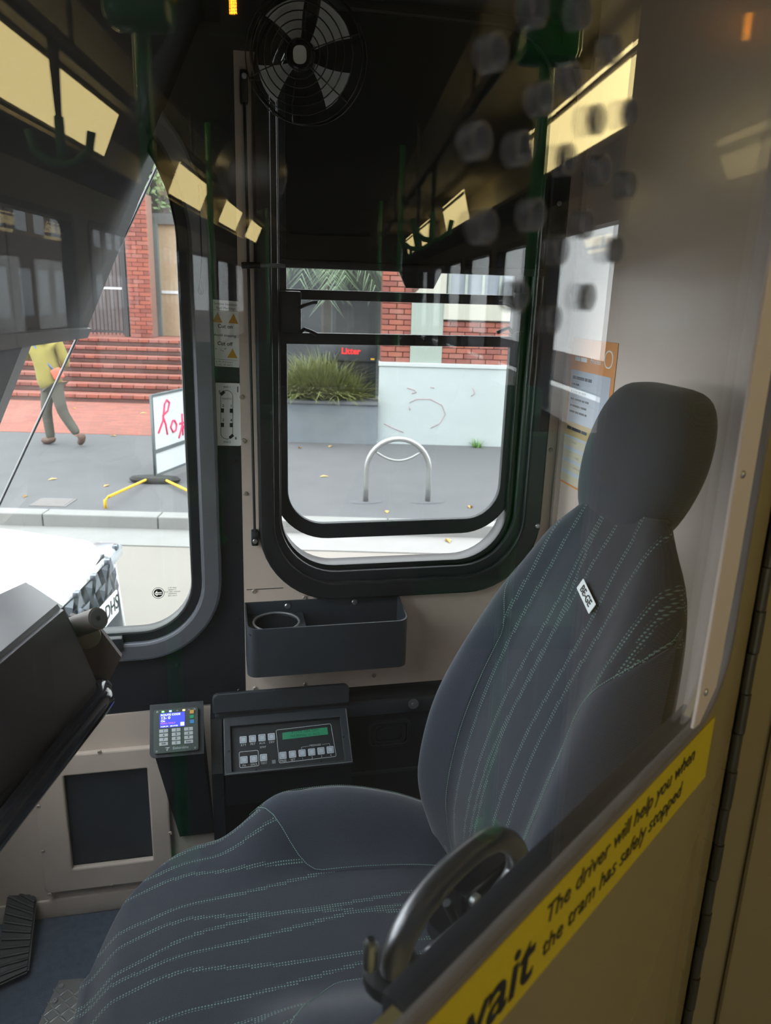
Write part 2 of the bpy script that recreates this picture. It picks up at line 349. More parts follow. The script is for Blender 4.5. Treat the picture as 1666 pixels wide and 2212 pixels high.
# ================================================================== STRUCTURE: the cab
b = nb(); plate(b, [[(-.70, .10), (.787, .70), (.787, 1.66), (-.70, 1.66)]], Matrix.Translation((0, 0, -.02)), .02)
floor = struct('floor', b, 'carpet', 'blue grey flecked floor covering of the driver cab')
Q = [(-.072, .742), (-.072, 1.60), (-.084, 1.67), (-.109, 1.73), (-.15, 1.785), (-.205, 1.825), (-.66, .742)]           # front quarter window daylight
QR = lambda d: [.12 + d, .25 + d, .2 + d, .15 + d, .12 + d, .012, .06 + d]
WH = rrect(.128, .880, .664, 1.985, .125, 10)                                # driver window daylight
WO = rrect(.088, .818, .730, 2.03, .165, 10)
b = nb(); plate(b, [[(-.80, 0), (1.3, 0), (1.3, 2.3), (-.10, 2.3), (-.80, .60)], rpoly(offs(Q, .01), QR(.01)), rrect(.118, .870, .674, 1.995, .13, 10)], WM(-.05), .05)
wall_side = struct('wall_side', b, 'black')
b = nb(); plate(b, [[(.038, .562), (BX, .562), (BX, 1.95), (.115, 1.95), (.10, 1.925), (.044, 1.925)], WO], WM(0), .004)
part('beige_lining_panel', b, 'beige', wall_side, False, 'beige enamelled lining panel around the driver window')
sc = [wl(x, y, .004) for x, y in ((523, 858), (527, 952), (531, 1066), (549, 1277), (658, 1291), (682, 1289), (797, 1281), (551, 1487), (660, 1478), (566, 1504), (808, 1459), (1190, 972), (1169, 1168), (1135, 1238), (1158, 1137))]
screws(wall_side, sc, (0, -1, 0), .0055)
b = nb()                                                                    # panel joints in the lining
for p, q in (((533, 1274), (612, 1270)), ((1048, 1246), (1132, 1242)), ((1162, 1020), (1152, 1195))):
    cyl(b, wl(*p, .0042), wl(*q, .0042), .0009, 5)
part('panel_joint', b, 'blackmat', wall_side)
scb = [wl(x, y, .001) for x, y in ((506, 995), (512, 1172), (522, 830), (395, 1392), (383, 1437), (515, 1338), (516, 1492))]
screws(wall_side, scb, (0, -1, 0), .0045, 'black', 'black_screw')
# lower beige lining with recessed black pocket
b = nb()
plate(b, [[(-.70, .0), (-.03, .0), (-.03, .545), (-.70, .53)], [(-.395, .135), (-.185, .135), (-.185, .412), (-.395, .412)]], WM(0), .006)
low = part('lower_lining_panel', b, 'beiged', wall_side, False, 'scuffed beige lower lining around the black pocket')
b = nb(); plate(b, [rrect(-.445, .085, -.155, .452, .012), rrect(-.385, .140, -.192, .405, .006)], WM(.006), .016, .004)
pf = part('pocket_frame', b, 'beiged', wall_side)
b = nb(); box(b, (-.40, WY - .004, .13), (-.18, WY - .002, .42)); part('pocket_panel', b, 'dgrey', wall_side, False, 'black sheet panel inside the pocket')
b = nb(); box(b, (-.62, WY - .012, 0), (-.14, WY, .052), bev=.004); part('kick_panel', b, 'beiged', wall_side)
screws(wall_side, [wl(x, y, .022) for x, y in ((215, 1624), (83, 1742), (93, 1839), (107, 1932), (243, 1912), (368, 1799), (358, 1690))], (0, -1, 0), .005)
# black lower cabinet below the lining, right of the radio
b = nb(); box(b, (-.035, WY - .05, .0), (BX, WY, .548), bev=.004); cab_low = part('lower_cabinet', b, 'black', wall_side)
b = nb(); box(b, (-.035, WY - .066, .515), (BX, WY - .05, .55), bev=.004); part('cabinet_ledge', b, 'dgrey', wall_side)
b = nb(); box(b, (.25, WY - .056, .345), (BX, WY - .05, .352)); part('cabinet_rail', b, 'dgrey', wall_side)
p = wl(893, 1520, .066); b = nb(); lathe(b, [(.013, 0), (.013, .003), (.006, .004), (.005, .007)], frame(p, (1, 0, 0), (0, -1, 0))); part('washer_bolt', b, 'zinc', wall_side)
p = wl(840, 1583, .05); b = nb()
for k, (hw, hh) in enumerate(((.052, .036), (.040, .027), (.030, .019))):
    plate(b, [rrect(-hw, -hh, hw, hh, .016), rrect(-hw + .004, -hh + .004, hw - .004, hh - .004, .013)], frame(p, (1, 0, 0), (0, -1, 0)), .008 - .002 * k, .0015)
part('air_vent', b, 'blackpl', wall_side)

# rear bulkhead
b = nb(); plate(b, [[(-1.66, 0), (-.80, 0), (-.80, 2.3), (-1.66, 2.3)]], BM(-.03), .03)
wall_rear = struct('wall_rear', b, 'beige', 'plain beige bulkhead behind the driver seat')
b = nb(); box(b, (BX - .012, 1.632, .56), (BX, WY, 1.97)); part('corner_trim', b, 'beige', wall_rear)
screws(wall_rear, [V((BX - .012, 1.640, z)) for z in (.93, 1.5, 1.75)], (-1, 0, 0), .0045, 'zinc')
# beige post at the end of the bulkhead, inside the door
jp0 = hit(1600, 1000, HP - DN * .05, DN)
b = nb(); jx, jy = .675, .835
hexa(b, [(jx, jy, 0), (.80, .80, 0), (.80, .90, 0), (jx + .028, jy + .052, 0), (jx, jy, 2.25), (.80, .80, 2.25), (.80, .90, 2.25), (jx + .028, jy + .052, 2.25)])
post = struct('trim_1', b, 'beige', 'beige door post with screws at the bulkhead end')

# cab ceiling and header
b = nb(); plate(b, [[(-.16, .45), (BX + .02, .98), (BX + .02, 1.70), (-.16, 1.70)]], Matrix.Translation((0, 0, 2.16)), .03)
ceil_cab = struct('ceiling', b, 'blackmat', 'black lined ceiling of the driver cab')
b = nb(); hexa(b, [(-.02, 1.0, 1.97), (.02, 1.0, 1.97), (.02, 1.65, 1.97), (-.02, 1.65, 1.97), (-.02, 1.0, 2.17), (.02, 1.0, 2.17), (.02, 1.65, 2.17), (-.02, 1.65, 2.17)])
hd = struct('trim_2', b, 'blackmat', 'black header trim above the front quarter window')

# windscreen: raked plane through (X=-.15, z=1.9) and (X=-.57, z=1.0)
def wsx(z): return -.15 - .467 * (1.9 - z)
WSD = V((wsx(2.0) - wsx(.78), 0, 2.0 - .78)); WSN = V((WSD.z, 0, -WSD.x)).normalized()
def wsp(y, z, o=0.0): return V((wsx(z), y, z)) + WSN * o
def strip(bm, y0, y1, z0, z1, th): hexa(bm, [wsp(y0, z0), wsp(y1, z0), wsp(y1, z0, th), wsp(y0, z0, th), wsp(y0, z1), wsp(y1, z1), wsp(y1, z1, th), wsp(y0, z1, th)])
win3 = bpy.data.objects.new('window_3', None); col.objects.link(win3); win3['kind'] = 'structure'; win3['label'] = 'raked windscreen at the front of the cab'
b = nb(); strip(b, 1.57, 1.65, .60, 2.06, .03); part('pillar', b, 'black', win3, False)
b = nb(); strip(b, -1.0, 1.60, 2.0, 2.10, .03); part('header', b, 'black', win3, False)
b = nb(); strip(b, .45, .50, .78, 2.0, .03); part('mullion', b, 'black', win3, False)
b = nb(); strip(b, -1.0, 1.58, .78, 2.0, .005); part('glass_pane', b, 'glass', win3, False)
b = nb(); hexa(b, [(-.72, -1.0, -.02), (-.68, -1.0, -.02), (-.68, 1.65, -.02), (-.72, 1.65, -.02), (wsx(.80) - .03, -1.0, .80), (wsx(.80) + .02, -1.0, .80), (wsx(.80) + .02, 1.65, .80), (wsx(.80) - .03, 1.65, .80)])
wall_front = struct('wall_front', b, 'beiged', 'beige front panel below the windscreen')

# ------------------------------------------------------------------ window_1: driver window, sash slid up
win1 = bpy.data.objects.new('window_1', None); col.objects.link(win1); win1['kind'] = 'structure'; win1['label'] = 'driver side window with black rubber surround and raised sash'
b = nb(); plate(b, [offs_ for offs_ in (rrect(.081, .808, .738, 2.04, .172, 12), rrect(.104, .840, .704, 2.01, .15, 12))], WM(.004), .022, .006); part('outer_gasket', b, 'rubber', win1)
b = nb(); plate(b, [rrect(.100, .836, .708, 2.01, .152, 12), rrect(.120, .866, .684, 1.995, .134, 12)], WM(-.045), .058, .003); part('window_frame', b, 'blackpl', win1)
b = nb(); plate(b, [rrect(.112, .858, .692, 2.0, .138, 12), rrect(.124, .878, .668, 1.99, .126, 12)], WM(-.05), .050, .003); part('inner_gasket', b, 'rubber', win1)
b = nb(); plate(b, [rrect(.110, .945, .682, 2.0, .125, 12), rrect(.140, .976, .650, 1.97, .085, 12)], WM(-.028), .016, .003); part('sash_frame', b, 'blackpl', win1)
for z0, z1 in ((1.474, 1.495), (1.382, 1.406)):
    b = nb(); box(b, (.135, WY + .012, z0), (.655, WY + .028, z1), bev=.002); part('sash_rail', b, 'blackpl', win1)
b = nb(); box(b, (.138, WY + .019, .972), (.652, WY + .023, 1.972)); part('sash_pane', b, 'glass', win1, False)
for px, sgn in ((640, 1), (1100, -1)):                                     # sash latches with two curved fingers
    c = wl(px if sgn > 0 else 1110, 682, -.008); b = nb()
    x0 = c.x - (.035 if sgn > 0 else .005)
    box(b, (x0, WY - .004, c.z - .035), (x0 + (.045 if sgn > 0 else .03), WY + .012, c.z + .05), bev=.004)
    la = part('sash_latch', b, 'blackpl', win1)
    for dz in (.028, -.024):
        b = nb(); q = V((c.x + sgn * .004, WY - .004, c.z + dz - .012)); tube(b, [q, q + V((sgn * .012, -.004, .006 if dz > 0 else .010)), q + V((sgn * .028, -.004, .012 if dz > 0 else .004)), q + V((sgn * .038, -.002, .013 if dz > 0 else -.001))], .004, 8); part('latch_finger', b, 'blackpl', la)
    if sgn > 0: screws(la, [wl(590, 697, 0), wl(612, 652, 0)], (0, -1, 0), .005, 'zinc')
# ------------------------------------------------------------------ window_2: front quarter window
win2 = bpy.data.objects.new('window_2', None); col.objects.link(win2); win2['kind'] = 'structure'; win2['label'] = 'front quarter window with grey frame'
b = nb(); plate(b, [rpoly(offs(Q, .028), QR(.028), 12), rpoly(Q, QR(0), 12)], WM(-.03), .040, .005); part('rubber_gasket', b, 'rubber', win2)
b = nb(); plate(b, [rpoly(offs(Q, .056), QR(.056), 12), rpoly(offs(Q, .026), QR(.026), 12)], WM(0), .022, .007); part('grey_frame', b, 'alu', win2)
b = nb(); plate(b, [rpoly(offs(Q, .004), QR(.004), 12)], WM(-.022), .005); part('glass_pane', b, 'glass', win2, False)
c = wl(243, 1392, .022); b = nb(); box(b, (c.x - .07, WY - .03, c.z - .018), (c.x + .022, WY - .004, c.z + .016), bev=.004); part('frame_clamp', b, 'blackpl', win2)
# glass maker's mark
p = wl(342, 1281, -.017); b = nb(); FM = frame(p, (1, 0, 0), (0, -1, 0))
plate(b, [rrect(-.0135, -.0135, .0135, .0135, .0135, 10), rrect(-.0125, -.0125, .0125, .0125, .0125, 10)], FM, .0004)
plate(b, [rrect(-.010, -.010, .010, .010, .010, 10), [(-.009, -.001), (-.002, .006), (-.002, .002), (.008, .002), (.008, 0)], [(-.009, -.002), (.008, -.002), (.008, -.004), (-.002, -.004), (-.002, -.007)]], FM, .0004)
for k, s_ in enumerate(('2040 CP12', '17 340886', 'AS/ADA 2080 4H-P', 'TEMPERED', '51243 2780')):
    text(b, s_, .0042, FM @ Matrix.Translation((.031, .011 - k * .0048, .0002)) @ Matrix.Diagonal((-1, 1, 1, 1)), depth=.0001)
part('glass_mark', b, 'ink', win2, False, 'round arrow maker stamp on the glass')

# ================================================================== cab door with glass
HT = 2.28; LW = -.90
def SZ(z): return 1.49 - (1.49 - z) * KS
def dfr(lo, hi): return rpoly
b = nb()
zb = SZ(1.040)                                                                 # lower edge of the daylight
dl, drt = -.86, -.066 * KS
plate(b, [[(LW, 0.03), (-.004, 0.03), (-.004, HT), (LW, HT)], rpoly([(dl, zb), (drt, zb), (drt, 2.20), (dl, 2.20)], [.03, .075, .05, .03], 10)], DM(-.02), .02)
door = struct('door_1', b, 'yellow', 'cream yellow cab door with large glass pane')
b = nb(); plate(b, [rpoly([(dl, zb), (drt, zb), (drt, 2.20), (dl, 2.20)], [.03, .075, .05, .03], 10), rpoly([(dl + .005, zb + .005), (drt - .005, zb + .005), (drt - .005, 2.195), (dl + .005, 2.195)], [.03, .070, .05, .03], 10)], DM(-.009), .0105, .001)
part('glazing_bead', b, mat('glazing_bead_grey', (.16, .14, .13), .4), door)
# glass with drilled speak-through holes
HOLES = [(1060, 115), (1150, 22), (1248, 28), (1025, 305), (1040, 490), (1118, 322), (1165, 215), (1228, 175), (1316, 108), (1281, 260), (1353, 246), (1216, 345), (1293, 368), (1350, 400), (1146, 465), (1255, 485), (1200, 540), (1321, 540), (1110, 640), (1261, 642), (1184, 690)]
hp_ = [dr(x, y, -.005) for x, y in HOLES]
circ = lambda c, r, n=20: [(c[0] + r * math.cos(k * 2 * math.pi / n), c[1] + r * math.sin(k * 2 * math.pi / n)) for k in range(n)]
b = nb(); plate(b, [[(dl - .003, zb - .003), (drt + .003, zb - .003), (drt + .003, 2.203), (dl - .003, 2.203)]] + [circ(h, .0062) for h in hp_], DM(-.007), .004)
gp = part('glass_pane', b, 'dglass', door, False, 'clear door glass reflecting the lit saloon')
b = nb(); plate(b, [circ((0, 0), .0070), circ((0, 0), .0058)], I4, .008); hm = _mesh('speak_hole_rim', b, M['rim'], False)
for h in hp_: piece('speak_hole_rim', hm, DM(-.009) @ Matrix.Translation((h[0], h[1], 0)), gp)
bp_ = [dr(x, y, .002) for x, y in ((1508, 1562), (1545, 1482), (1592, 1225))]; bq_ = [dr(x, y, .002) for x, y in ((1556, 1225), (1506, 1520), (1496, 1572))]
b = nb(); plate(b, [[bp_[0], bp_[1], bp_[2], (bp_[2][0], 2.19), (bq_[0][0], 2.19), bq_[0], bq_[1], bq_[2]]], DM(.0005), .003, .0005); ls_ = part('beige_edge_strip', b, 'beige', door, True)
screws(door, [hit(x, y, HP + DN * .0035, DN) for x, y in ((1604, 1025), (1524, 1495))], DN, .0035, 'zinc', 'strip_screw')
# piano hinge: alternate knuckles
b = nb(); cyl(b, (0, 0, 0), (0, 0, .046), .0062, 12); km = _mesh('hinge_knuckle', b, mat('hinge_metal', (.10, .09, .06), .35, .6), True)
for k in range(26):
    piece('hinge_knuckle', km, Matrix.Translation(HP + DN * (.004 + .001 * (k % 2)) + DU * .004 + V((0, 0, .62 + k * .0475))), door)
b = nb(); box(b, (-.002, 0.03, -.012), (.020, HT, -.004), DM(0)); part('hinge_gap', b, 'blackmat', door, False)
# panel beside the hinge, facing the saloon
p0 = HP + DU * .012; CV = CAM - DN * (2 * (CAM - HP).dot(DN))            # the camera's mirror image behind the door glass
PD = e1.copy(); PN = -e2
va = V((math.sin(R(79.2)), math.cos(R(79.2)), 0)); den = PD.x * va.y - PD.y * va.x; PL = ((CV - p0).x * va.y - (CV - p0).y * va.x) / den
PMX = lambda o: frame(p0 + PN * o, PD, PN)
b = nb(); plate(b, [[(.0, 0.0), (PL, 0.0), (PL, 2.36), (0, 2.36)]], PMX(-.03), .03)
wall_saloon = struct('wall_partition', b, 'yellow', 'cream yellow partition beside the cab door hinge')
sx_ = (hit(1640, 1700, p0, PN) - p0).dot(PD)
b = nb(); box(b, (sx_, 0, 0), (sx_ + .004, 2.3, .003), PMX(0)); part('panel_seam', b, mat('seam_shadow', (.12, .09, .03), .6), wall_saloon, False)
q0 = p0 + PD * PL; q1 = V((q0.x, q0.y, 0)); LE = 1.47 - q1.dot(e2)
b = nb(); hexa(b, [q1, q1 + e1 * .04, q1 + e1 * .04 + e2 * LE, q1 + e2 * LE] + [x + V((0, 0, 2.36)) for x in (q1, q1 + e1 * .04, q1 + e1 * .04 + e2 * LE, q1 + e2 * LE)])
struct('wall_saloon_end', b, 'sal', 'saloon end wall behind the cab')

# yellow safety sticker with its lettering
b = nb(); s0, s1, t0, t1 = -.66, -.0895 * KS, SZ(.957), SZ(1.037)
s0 = -.84
plate(b, [[(s0, t0), (s1, t0), (s1, t1), (s0, t1)]], DM(.0003), .0006)
stk = solo('safety_sticker', b, 'sticker', 'long yellow safety sticker along the door below the glass', 'sticker')
b = nb()
def dtxt(s_, size, x, z, **k): text(b, s_, size * KS, DM(.0012) @ Matrix.Translation((x * KS, SZ(z), 0)), align='LEFT', **k)
dtxt('The driver will help you when', .0262, -.462, 1.015, shear=.12); part('lettering', b, 'ink', stk, False)
b = nb(); dtxt('the tram has safely stopped', .0262, -.462, .983, shear=.12); part('lettering', b, 'ink', stk, False)
tx = dr(1150, 2045); b = nb(); text(b, 'wait', .066 * KS, DM(.0012) @ Matrix.Translation((tx[0], SZ(.990), 0)), align='RIGHT', bold=.0008, shear=.12); part('lettering', b, 'ink', stk, False)

# steel grab handle loop on the cab side of the door
hz = .05
def dp(x, y, o): return hit(x, y, HP - DN * o, DN)
pts = []
ctrl = [(868, 2215), (850, 2130), (858, 2060), (890, 1985), (955, 1900), (1030, 1832), (1078, 1812), (1112, 1832), (1117, 1878), (1090, 1925), (1045, 1975), (985, 2030), (925, 2085)]
for k in range(len(ctrl) - 1):
    P = [V(ctrl[max(0, min(len(ctrl) - 1, k + j))]) for j in (-1, 0, 1, 2)]
    for i in range(5):
        t = i / 5; c = .5 * ((2 * P[1]) + (P[2] - P[0]) * t + (2 * P[0] - 5 * P[1] + 4 * P[2] - P[3]) * t * t + (-P[0] + 3 * P[1] - 3 * P[2] + P[3]) * t ** 3)
        pts.append(dp(c.x, c.y, .075))
b = nb(); tube(b, pts, .0100, 14); g = part('grab_handle', b, 'steeld', door, 'all', 'worn steel loop handle')
b = nb(); lathe(b, [(.019, -.004), (.022, 0), (.022, .01), (.012, .014)], frame(dp(850, 2115, .078), DU, V((0, 0, 1))), 18); part('clamp_collar', b, 'rubber', g)
b = nb(); lathe(b, [(.005, 0), (.005, .02), (.003, .024)], frame(dp(800, 2088, .085), DU, V((0, 0, 1))), 12); part('pin', b, 'steel', g)
b = nb(); q = dr(1030, 1945, -.10); box(b, (q[0] - .036, q[1] - .035, -.13), (q[0] + .036, q[1] + .035, -.085), DM(0), .008); g2 = part('lock_box', b, 'blackgl', door)
b = nb(); c = dp(1022, 1942, .083); lathe(b, [(.006, 0), (.006, .004), (.003, .006)], frame(c, DU, DN), 12); part('lock_button', b, 'zinc', g2)
b = nb(); tube(b, [dp(965, 1950, .095), dp(985, 1990, .09), dp(990, 2030, .085)], .004, 8); part('lever', b, 'blackpl', g2)
b = nb(); box(b, (-.62 * KS, SZ(.985), -.028), (-.10 * KS, SZ(1.0445), -.0095), DM(0), .001); part('lock_rail', b, 'black', door)
#@@PART3
# ================================================================== CAB OBJECTS
# ---- driver seat
SY = 1.035
def sst(a, b_, x): t = max(0, min(1, (x - a) / (b_ - a))); return t * t * (3 - 2 * t)
seat = thing('driver_chair', 'dark navy fabric driver seat with headrest and green stitching', 'seat', (.1, SY, 0))
XF, XB = -.265, .47
def cush_hw(x): # half width
    f = (x - XF) / (XB - XF)
    fr = math.sqrt(max(0, 1 - max(0, (.30 - f) / .30) ** 2.2)); return 1.08 * (.255 + .025 * sst(.25, .6, f) - .03 * sst(.8, 1, f)) * max(.30, fr)
def cush_z(x, t):
    f = (x - XF) / (XB - XF); a = abs(t)
    z = .445 + .018 * math.sin(f * 3.0) - .055 * (1 - sst(0, .28, f)) - .015 * sst(.6, 1, f)
    z += .075 * sst(.36, .84, a) * sst(.30, .50, f) * (1 - .55 * sst(.62, 1, f))
    z -= .07 * sst(.86, 1.0, a) ** 1.6; z -= .05 * (1 - sst(0, .10, f))
    return z
rows, uvs = [], []
NX, NT = 56, 48
for i in range(NX + 1):
    x = XF + (XB - XF) * i / NX; hw = cush_hw(x); r_, q_ = [], []
    for j in range(NT + 1):
        t = -1 + 2 * j / NT; tt = math.sin(t * math.pi / 2) * .5 + t * .5
        r_.append(V((x, SY + hw * tt, cush_z(x, tt)))); q_.append((x, hw * tt))
    r_.append(V((x, SY + hw * 1.0, cush_z(x, 1) - .10))); q_.append((x, hw + .1)); r_.append(V((x, SY - hw * 1.0, cush_z(x, -1) - .10))); q_.append((x, -hw - .1))
    rows.append(r_); uvs.append(q_)
b = nb(); vv = grid(b, rows, wrap=True, uvs=uvs); b.faces.new(vv[0]); b.faces.new(vv[-1][::-1]); bmesh.ops.recalc_face_normals(b, faces=b.faces)
cushion = part('seat_cushion', b, 'fabricl', seat, 'all', 'seat cushion with dotted green wave lines')
# plain bolsters as their own skins, slightly proud of the cushion
def surf(x, t, lift): hw = cush_hw(x); return V((x, SY + hw * t, cush_z(x, t) + lift))
for sg in (1, -1):
    rows, uvs = [], []
    for i in range(33):
        f = i / 32; x = .005 + (XB - .008 - .005) * f; ti = .985 - .60 * sst(0, .34, f) + .0 * f; ti = min(.985, ti)
        r_, q_ = [], []
        for j in range(13):
            t = ti + (1.0 - ti) * j / 12; r_.append(surf(x, sg * t, .0035 * math.sin(math.pi * min(1, (j + .3) / 12.3)) + .0006)); q_.append((x, sg * t * .26))
        e = r_[-1] + V((0, sg * .001, -.10)); r_.append(e); q_.append((x, sg * .36)); rows.append(r_ if sg > 0 else r_[::-1]); uvs.append(q_ if sg > 0 else q_[::-1])
    b = nb(); grid(b, rows, uvs=uvs); bmesh.ops.recalc_face_normals(b, faces=b.faces); part('cushion_bolster', b, 'fabric', seat, 'all')
    b = nb()
    for off in (0,):
        pl = []
        for i in range(33):
            f = i / 32; x = .005 + (XB - .02 - .005) * f; ti = min(.985, .985 - .60 * sst(0, .34, f)); pl.append(surf(x, sg * (ti + .012), .0042))
        for i in range(len(pl) - 1):
            n_ = max(1, int((pl[i + 1] - pl[i]).length / .0035))
            for k in range(n_):
                a_ = pl[i].lerp(pl[i + 1], (k + .15) / n_); c_ = pl[i].lerp(pl[i + 1], (k + .75) / n_)
                cyl(b, a_, c_, .00065, 4, caps=False)
    part('stitching', b, 'stitch', seat, False)
    b = nb(); pl = []
    for i in range(25):
        f = i / 24; x = .03 + (XB - .03 - .03) * f; pl.append(surf(x, sg * .90, .0042))
    for i in range(len(pl) - 1):
        n_ = max(1, int((pl[i + 1] - pl[i]).length / .0035))
        for k in range(n_): cyl(b, pl[i].lerp(pl[i + 1], (k + .15) / n_), pl[i].lerp(pl[i + 1], (k + .75) / n_), .0006, 4, caps=False)
    part('stitching', b, 'stitch', seat, False)
b = nb(); box(b, (-.16, SY - .2, .27), (.36, SY + .2, .37), bev=.03); part('seat_pan', b, 'blackpl', seat)
b = nb(); lathe(b, [(.20, 0), (.20, .02), (.09, .05), (.07, .27)], Matrix.Translation((.1, SY, 0)), 24); part('pedestal', b, 'black', seat)
# backrest: loft along its height
def lerp_tab(tab, x):
    for (a, va), (c, vc) in zip(tab, tab[1:]):
        if x <= c: return va + (vc - va) * (x - a) / (c - a)
    return tab[-1][1]
def smooth_tab(tab, x, h=.02): return sum(lerp_tab(tab, x + k * h) for k in (-2, -1, 0, 1, 2)) / 5
CX = [(.40, .470), (.55, .462), (.70, .492), (.90, .550), (1.05, .595), (1.17, .622), (1.4, .655)]
HWT = [(.40, .22), (.50, .25), (.60, .287), (.70, .297), (.80, .288), (.90, .265), (1.00, .232), (1.08, .20), (1.14, .160), (1.18, .09)]
THT = [(.40, .05), (.6, .07), (.8, .065), (1.0, .052), (1.12, .038), (1.18, .012)]
BOL = [(.40, .01), (.55, .040), (.75, .046), (.95, .028), (1.05, .012), (1.18, .0)]
def back_front(z, t):
    hw, th, bo = smooth_tab(HWT, z), smooth_tab(THT, z), smooth_tab(BOL, z); a = abs(t)
    edge = math.sqrt(max(0, 1 - max(0, (a - .72) / .28) ** 2.4))
    return V((smooth_tab(CX, z) - th * edge - bo * sst(.42, .80, a) * edge, SY + hw * t, z))
def back_loop(z, n=40):
    hw, th = smooth_tab(HWT, z), smooth_tab(THT, z); L_ = []
    for j in range(n + 1): L_.append(back_front(z, -1 + 2 * j / n))
    for j in range(1, n): t = 1 - 2 * j / n; L_.append(V((smooth_tab(CX, z) + th * .8 * math.sqrt(max(0, 1 - abs(t) ** 3)), SY + hw * t, z)))
    return L_
rows, uvs = [], []
for i in range(53):
    z = .42 + .765 * i / 52; lp = back_loop(z); rows.append(lp); uvs.append([(z + .3, p.y - SY) for p in lp])
b = nb(); vv = grid(b, rows, wrap=True, uvs=uvs); b.faces.new(vv[0]); b.faces.new(vv[-1][::-1]); bmesh.ops.recalc_face_normals(b, faces=b.faces)
backrest = part('backrest', b, 'fabricl', seat, 'all', 'tall backrest with dotted green wave lines')
bk = bmesh.new(); bk.from_mesh(backrest.data); BV = BVHTree.FromBMesh(bk)
for sg in (1, -1):                                                          # plain side bolsters with seam
    rows, uvs, pl = [], [], []
    for i in range(41):
        f = i / 40; z = .47 + .60 * f; ti = .50 + .10 * f + .42 * sst(.72, 1, f); r_, q_ = [], []
        for j in range(13):
            t = ti + (.998 - ti) * j / 12; p_ = back_front(z, sg * t); r_.append(p_ + V((-.003 * math.sin(math.pi * min(1, (j + .3) / 11.)) - .0006, sg * .001 * (j > 9), 0))); q_.append((z, sg * t * .27))
        rows.append(r_ if sg < 0 else r_[::-1]); uvs.append(q_ if sg < 0 else q_[::-1]); pl.append(back_front(z, sg * (ti - .012)) + V((-.0015, 0, 0)))
    b = nb(); grid(b, rows, uvs=uvs); bmesh.ops.recalc_face_normals(b, faces=b.faces); part('backrest_bolster', b, 'fabric', seat, 'all')
    b = nb()
    for i in range(len(pl) - 1):
        n_ = max(1, int((pl[i + 1] - pl[i]).length / .0035))
        for k in range(n_): cyl(b, pl[i].lerp(pl[i + 1], (k + .15) / n_), pl[i].lerp(pl[i + 1], (k + .75) / n_), .0006, 4, caps=False)
    part('stitching', b, 'stitch', seat, False)
# headrest
hc = V((.655, SY + .045, 1.245)); rows, uvs = [], []
for i in range(25):
    a = math.pi * i / 24; zz = -math.cos(a); rr_ = abs(math.sin(a)) ** .42
    r_, q_ = [], []
    for j in range(32):
        c_ = j * 2 * math.pi / 32; cx, cy = math.cos(c_), math.sin(c_)
        X_ = (abs(cx) ** .6) * (1 if cx > 0 else -1) * .045 * rr_; Y_ = (abs(cy) ** .55) * (1 if cy > 0 else -1) * (.142 - .012 * (zz < 0) * abs(zz)) * rr_
        p_ = hc + V((X_ + .03 * zz, Y_, 0.120 * zz)); r_.append(p_); q_.append((p_.z + .3, p_.y - SY))
    rows.append(r_); uvs.append(q_)
b = nb(); grid(b, rows, wrap=True, uvs=uvs); bmesh.ops.remove_doubles(b, verts=b.verts, dist=1e-5); bmesh.ops.recalc_face_normals(b, faces=b.faces); part('headrest', b, 'fabric', seat, 'all')
b = nb(); box(b, (.63, SY - .05, 1.08), (.665, SY + .05, 1.18), bev=.012); part('headrest_mount', b, 'blackpl', seat)
# maker tag on the backrest
def on_back(x, y, lift=.002):
    d = ray(x, y).normalized(); loc, n_, i_, di = BV.ray_cast(CAM, d); return (loc + n_ * lift, n_) if loc else (CAM + d * 1.1, -d)
tg = [on_back(*p)[0] for p in ((1258, 1277), (1285, 1334), (1291, 1303), (1263, 1248))]
n_ = (tg[1] - tg[0]).cross(tg[3] - tg[0]).normalized(); n_ = n_ if n_.dot(CAM - tg[0]) > 0 else -n_
ct = sum(tg, V((0, 0, 0))) / 4; xa = (tg[1] - tg[0]).normalized(); W_ = (tg[1] - tg[0]).length; H_ = (tg[3] - tg[0]).length
tgM = frame(ct + n_ * .004, xa, n_)
b = nb(); plate(b, [rrect(-W_ / 2, -H_ / 2.2, W_ / 2, H_ / 2.2, .001)], tgM, .0008); tag_ = part('maker_tag', b, 'white', seat, False, 'small white maker tag on the backrest')
b = nb(); text(b, 'BE-GE', H_ * .75, tgM @ Matrix.Translation((0, 0, .0012)), bold=.0003); part('tag_lettering', b, 'ink', tag_, False)
b = nb(); tube(b, [(.40, SY - .24, .43), (.42, SY - .27, .46), (.44, SY - .285, .50)], .012, 10); part('recliner_lever', b, 'blackpl', seat)

# ---- notices on the black pillar
def notice(px4, name, label):
    P = [wl(x, y, .001) for x, y in px4]; o = P[3]; xa = (P[2] - P[3]).normalized(); Wd = (P[2] - P[3]).length; Hh = (P[0] - P[3]).length
    return frame(o, xa, (0, -1, 0)), Wd, Hh
F1, W1, H1 = notice([(449, 646), (515, 650), (517, 794), (452, 790)], '', '')
b = nb(); plate(b, [[(0, 0), (W1, 0), (W1, H1), (0, H1)]], F1, .001)
n1 = solo('pillar_notice', b, 'white', 'white notice with three gold triangles, upper of two on the black pillar', 'notice')
b = nb()
def nt(s_, size, fx, fy, bold=0, sx=1): text(b, s_, size * H1, F1 @ Matrix.Translation((fx * W1, fy * H1, .0013)), bold=bold, depth=.0002, sx=sx)
nt('Section Insulator', .052, .5, .945); nt('Stud Markings', .052, .5, .885); nt('Cut on', .080, .5, .612, .00015); nt('Avoid stopping', .055, .5, .478, .0001); nt('Cut off', .080, .5, .35, .00015)
nt('A, W, Z1/2: end 1', .036, .5, .072); nt('C, D1, Z3: end 2', .036, .5, .030)
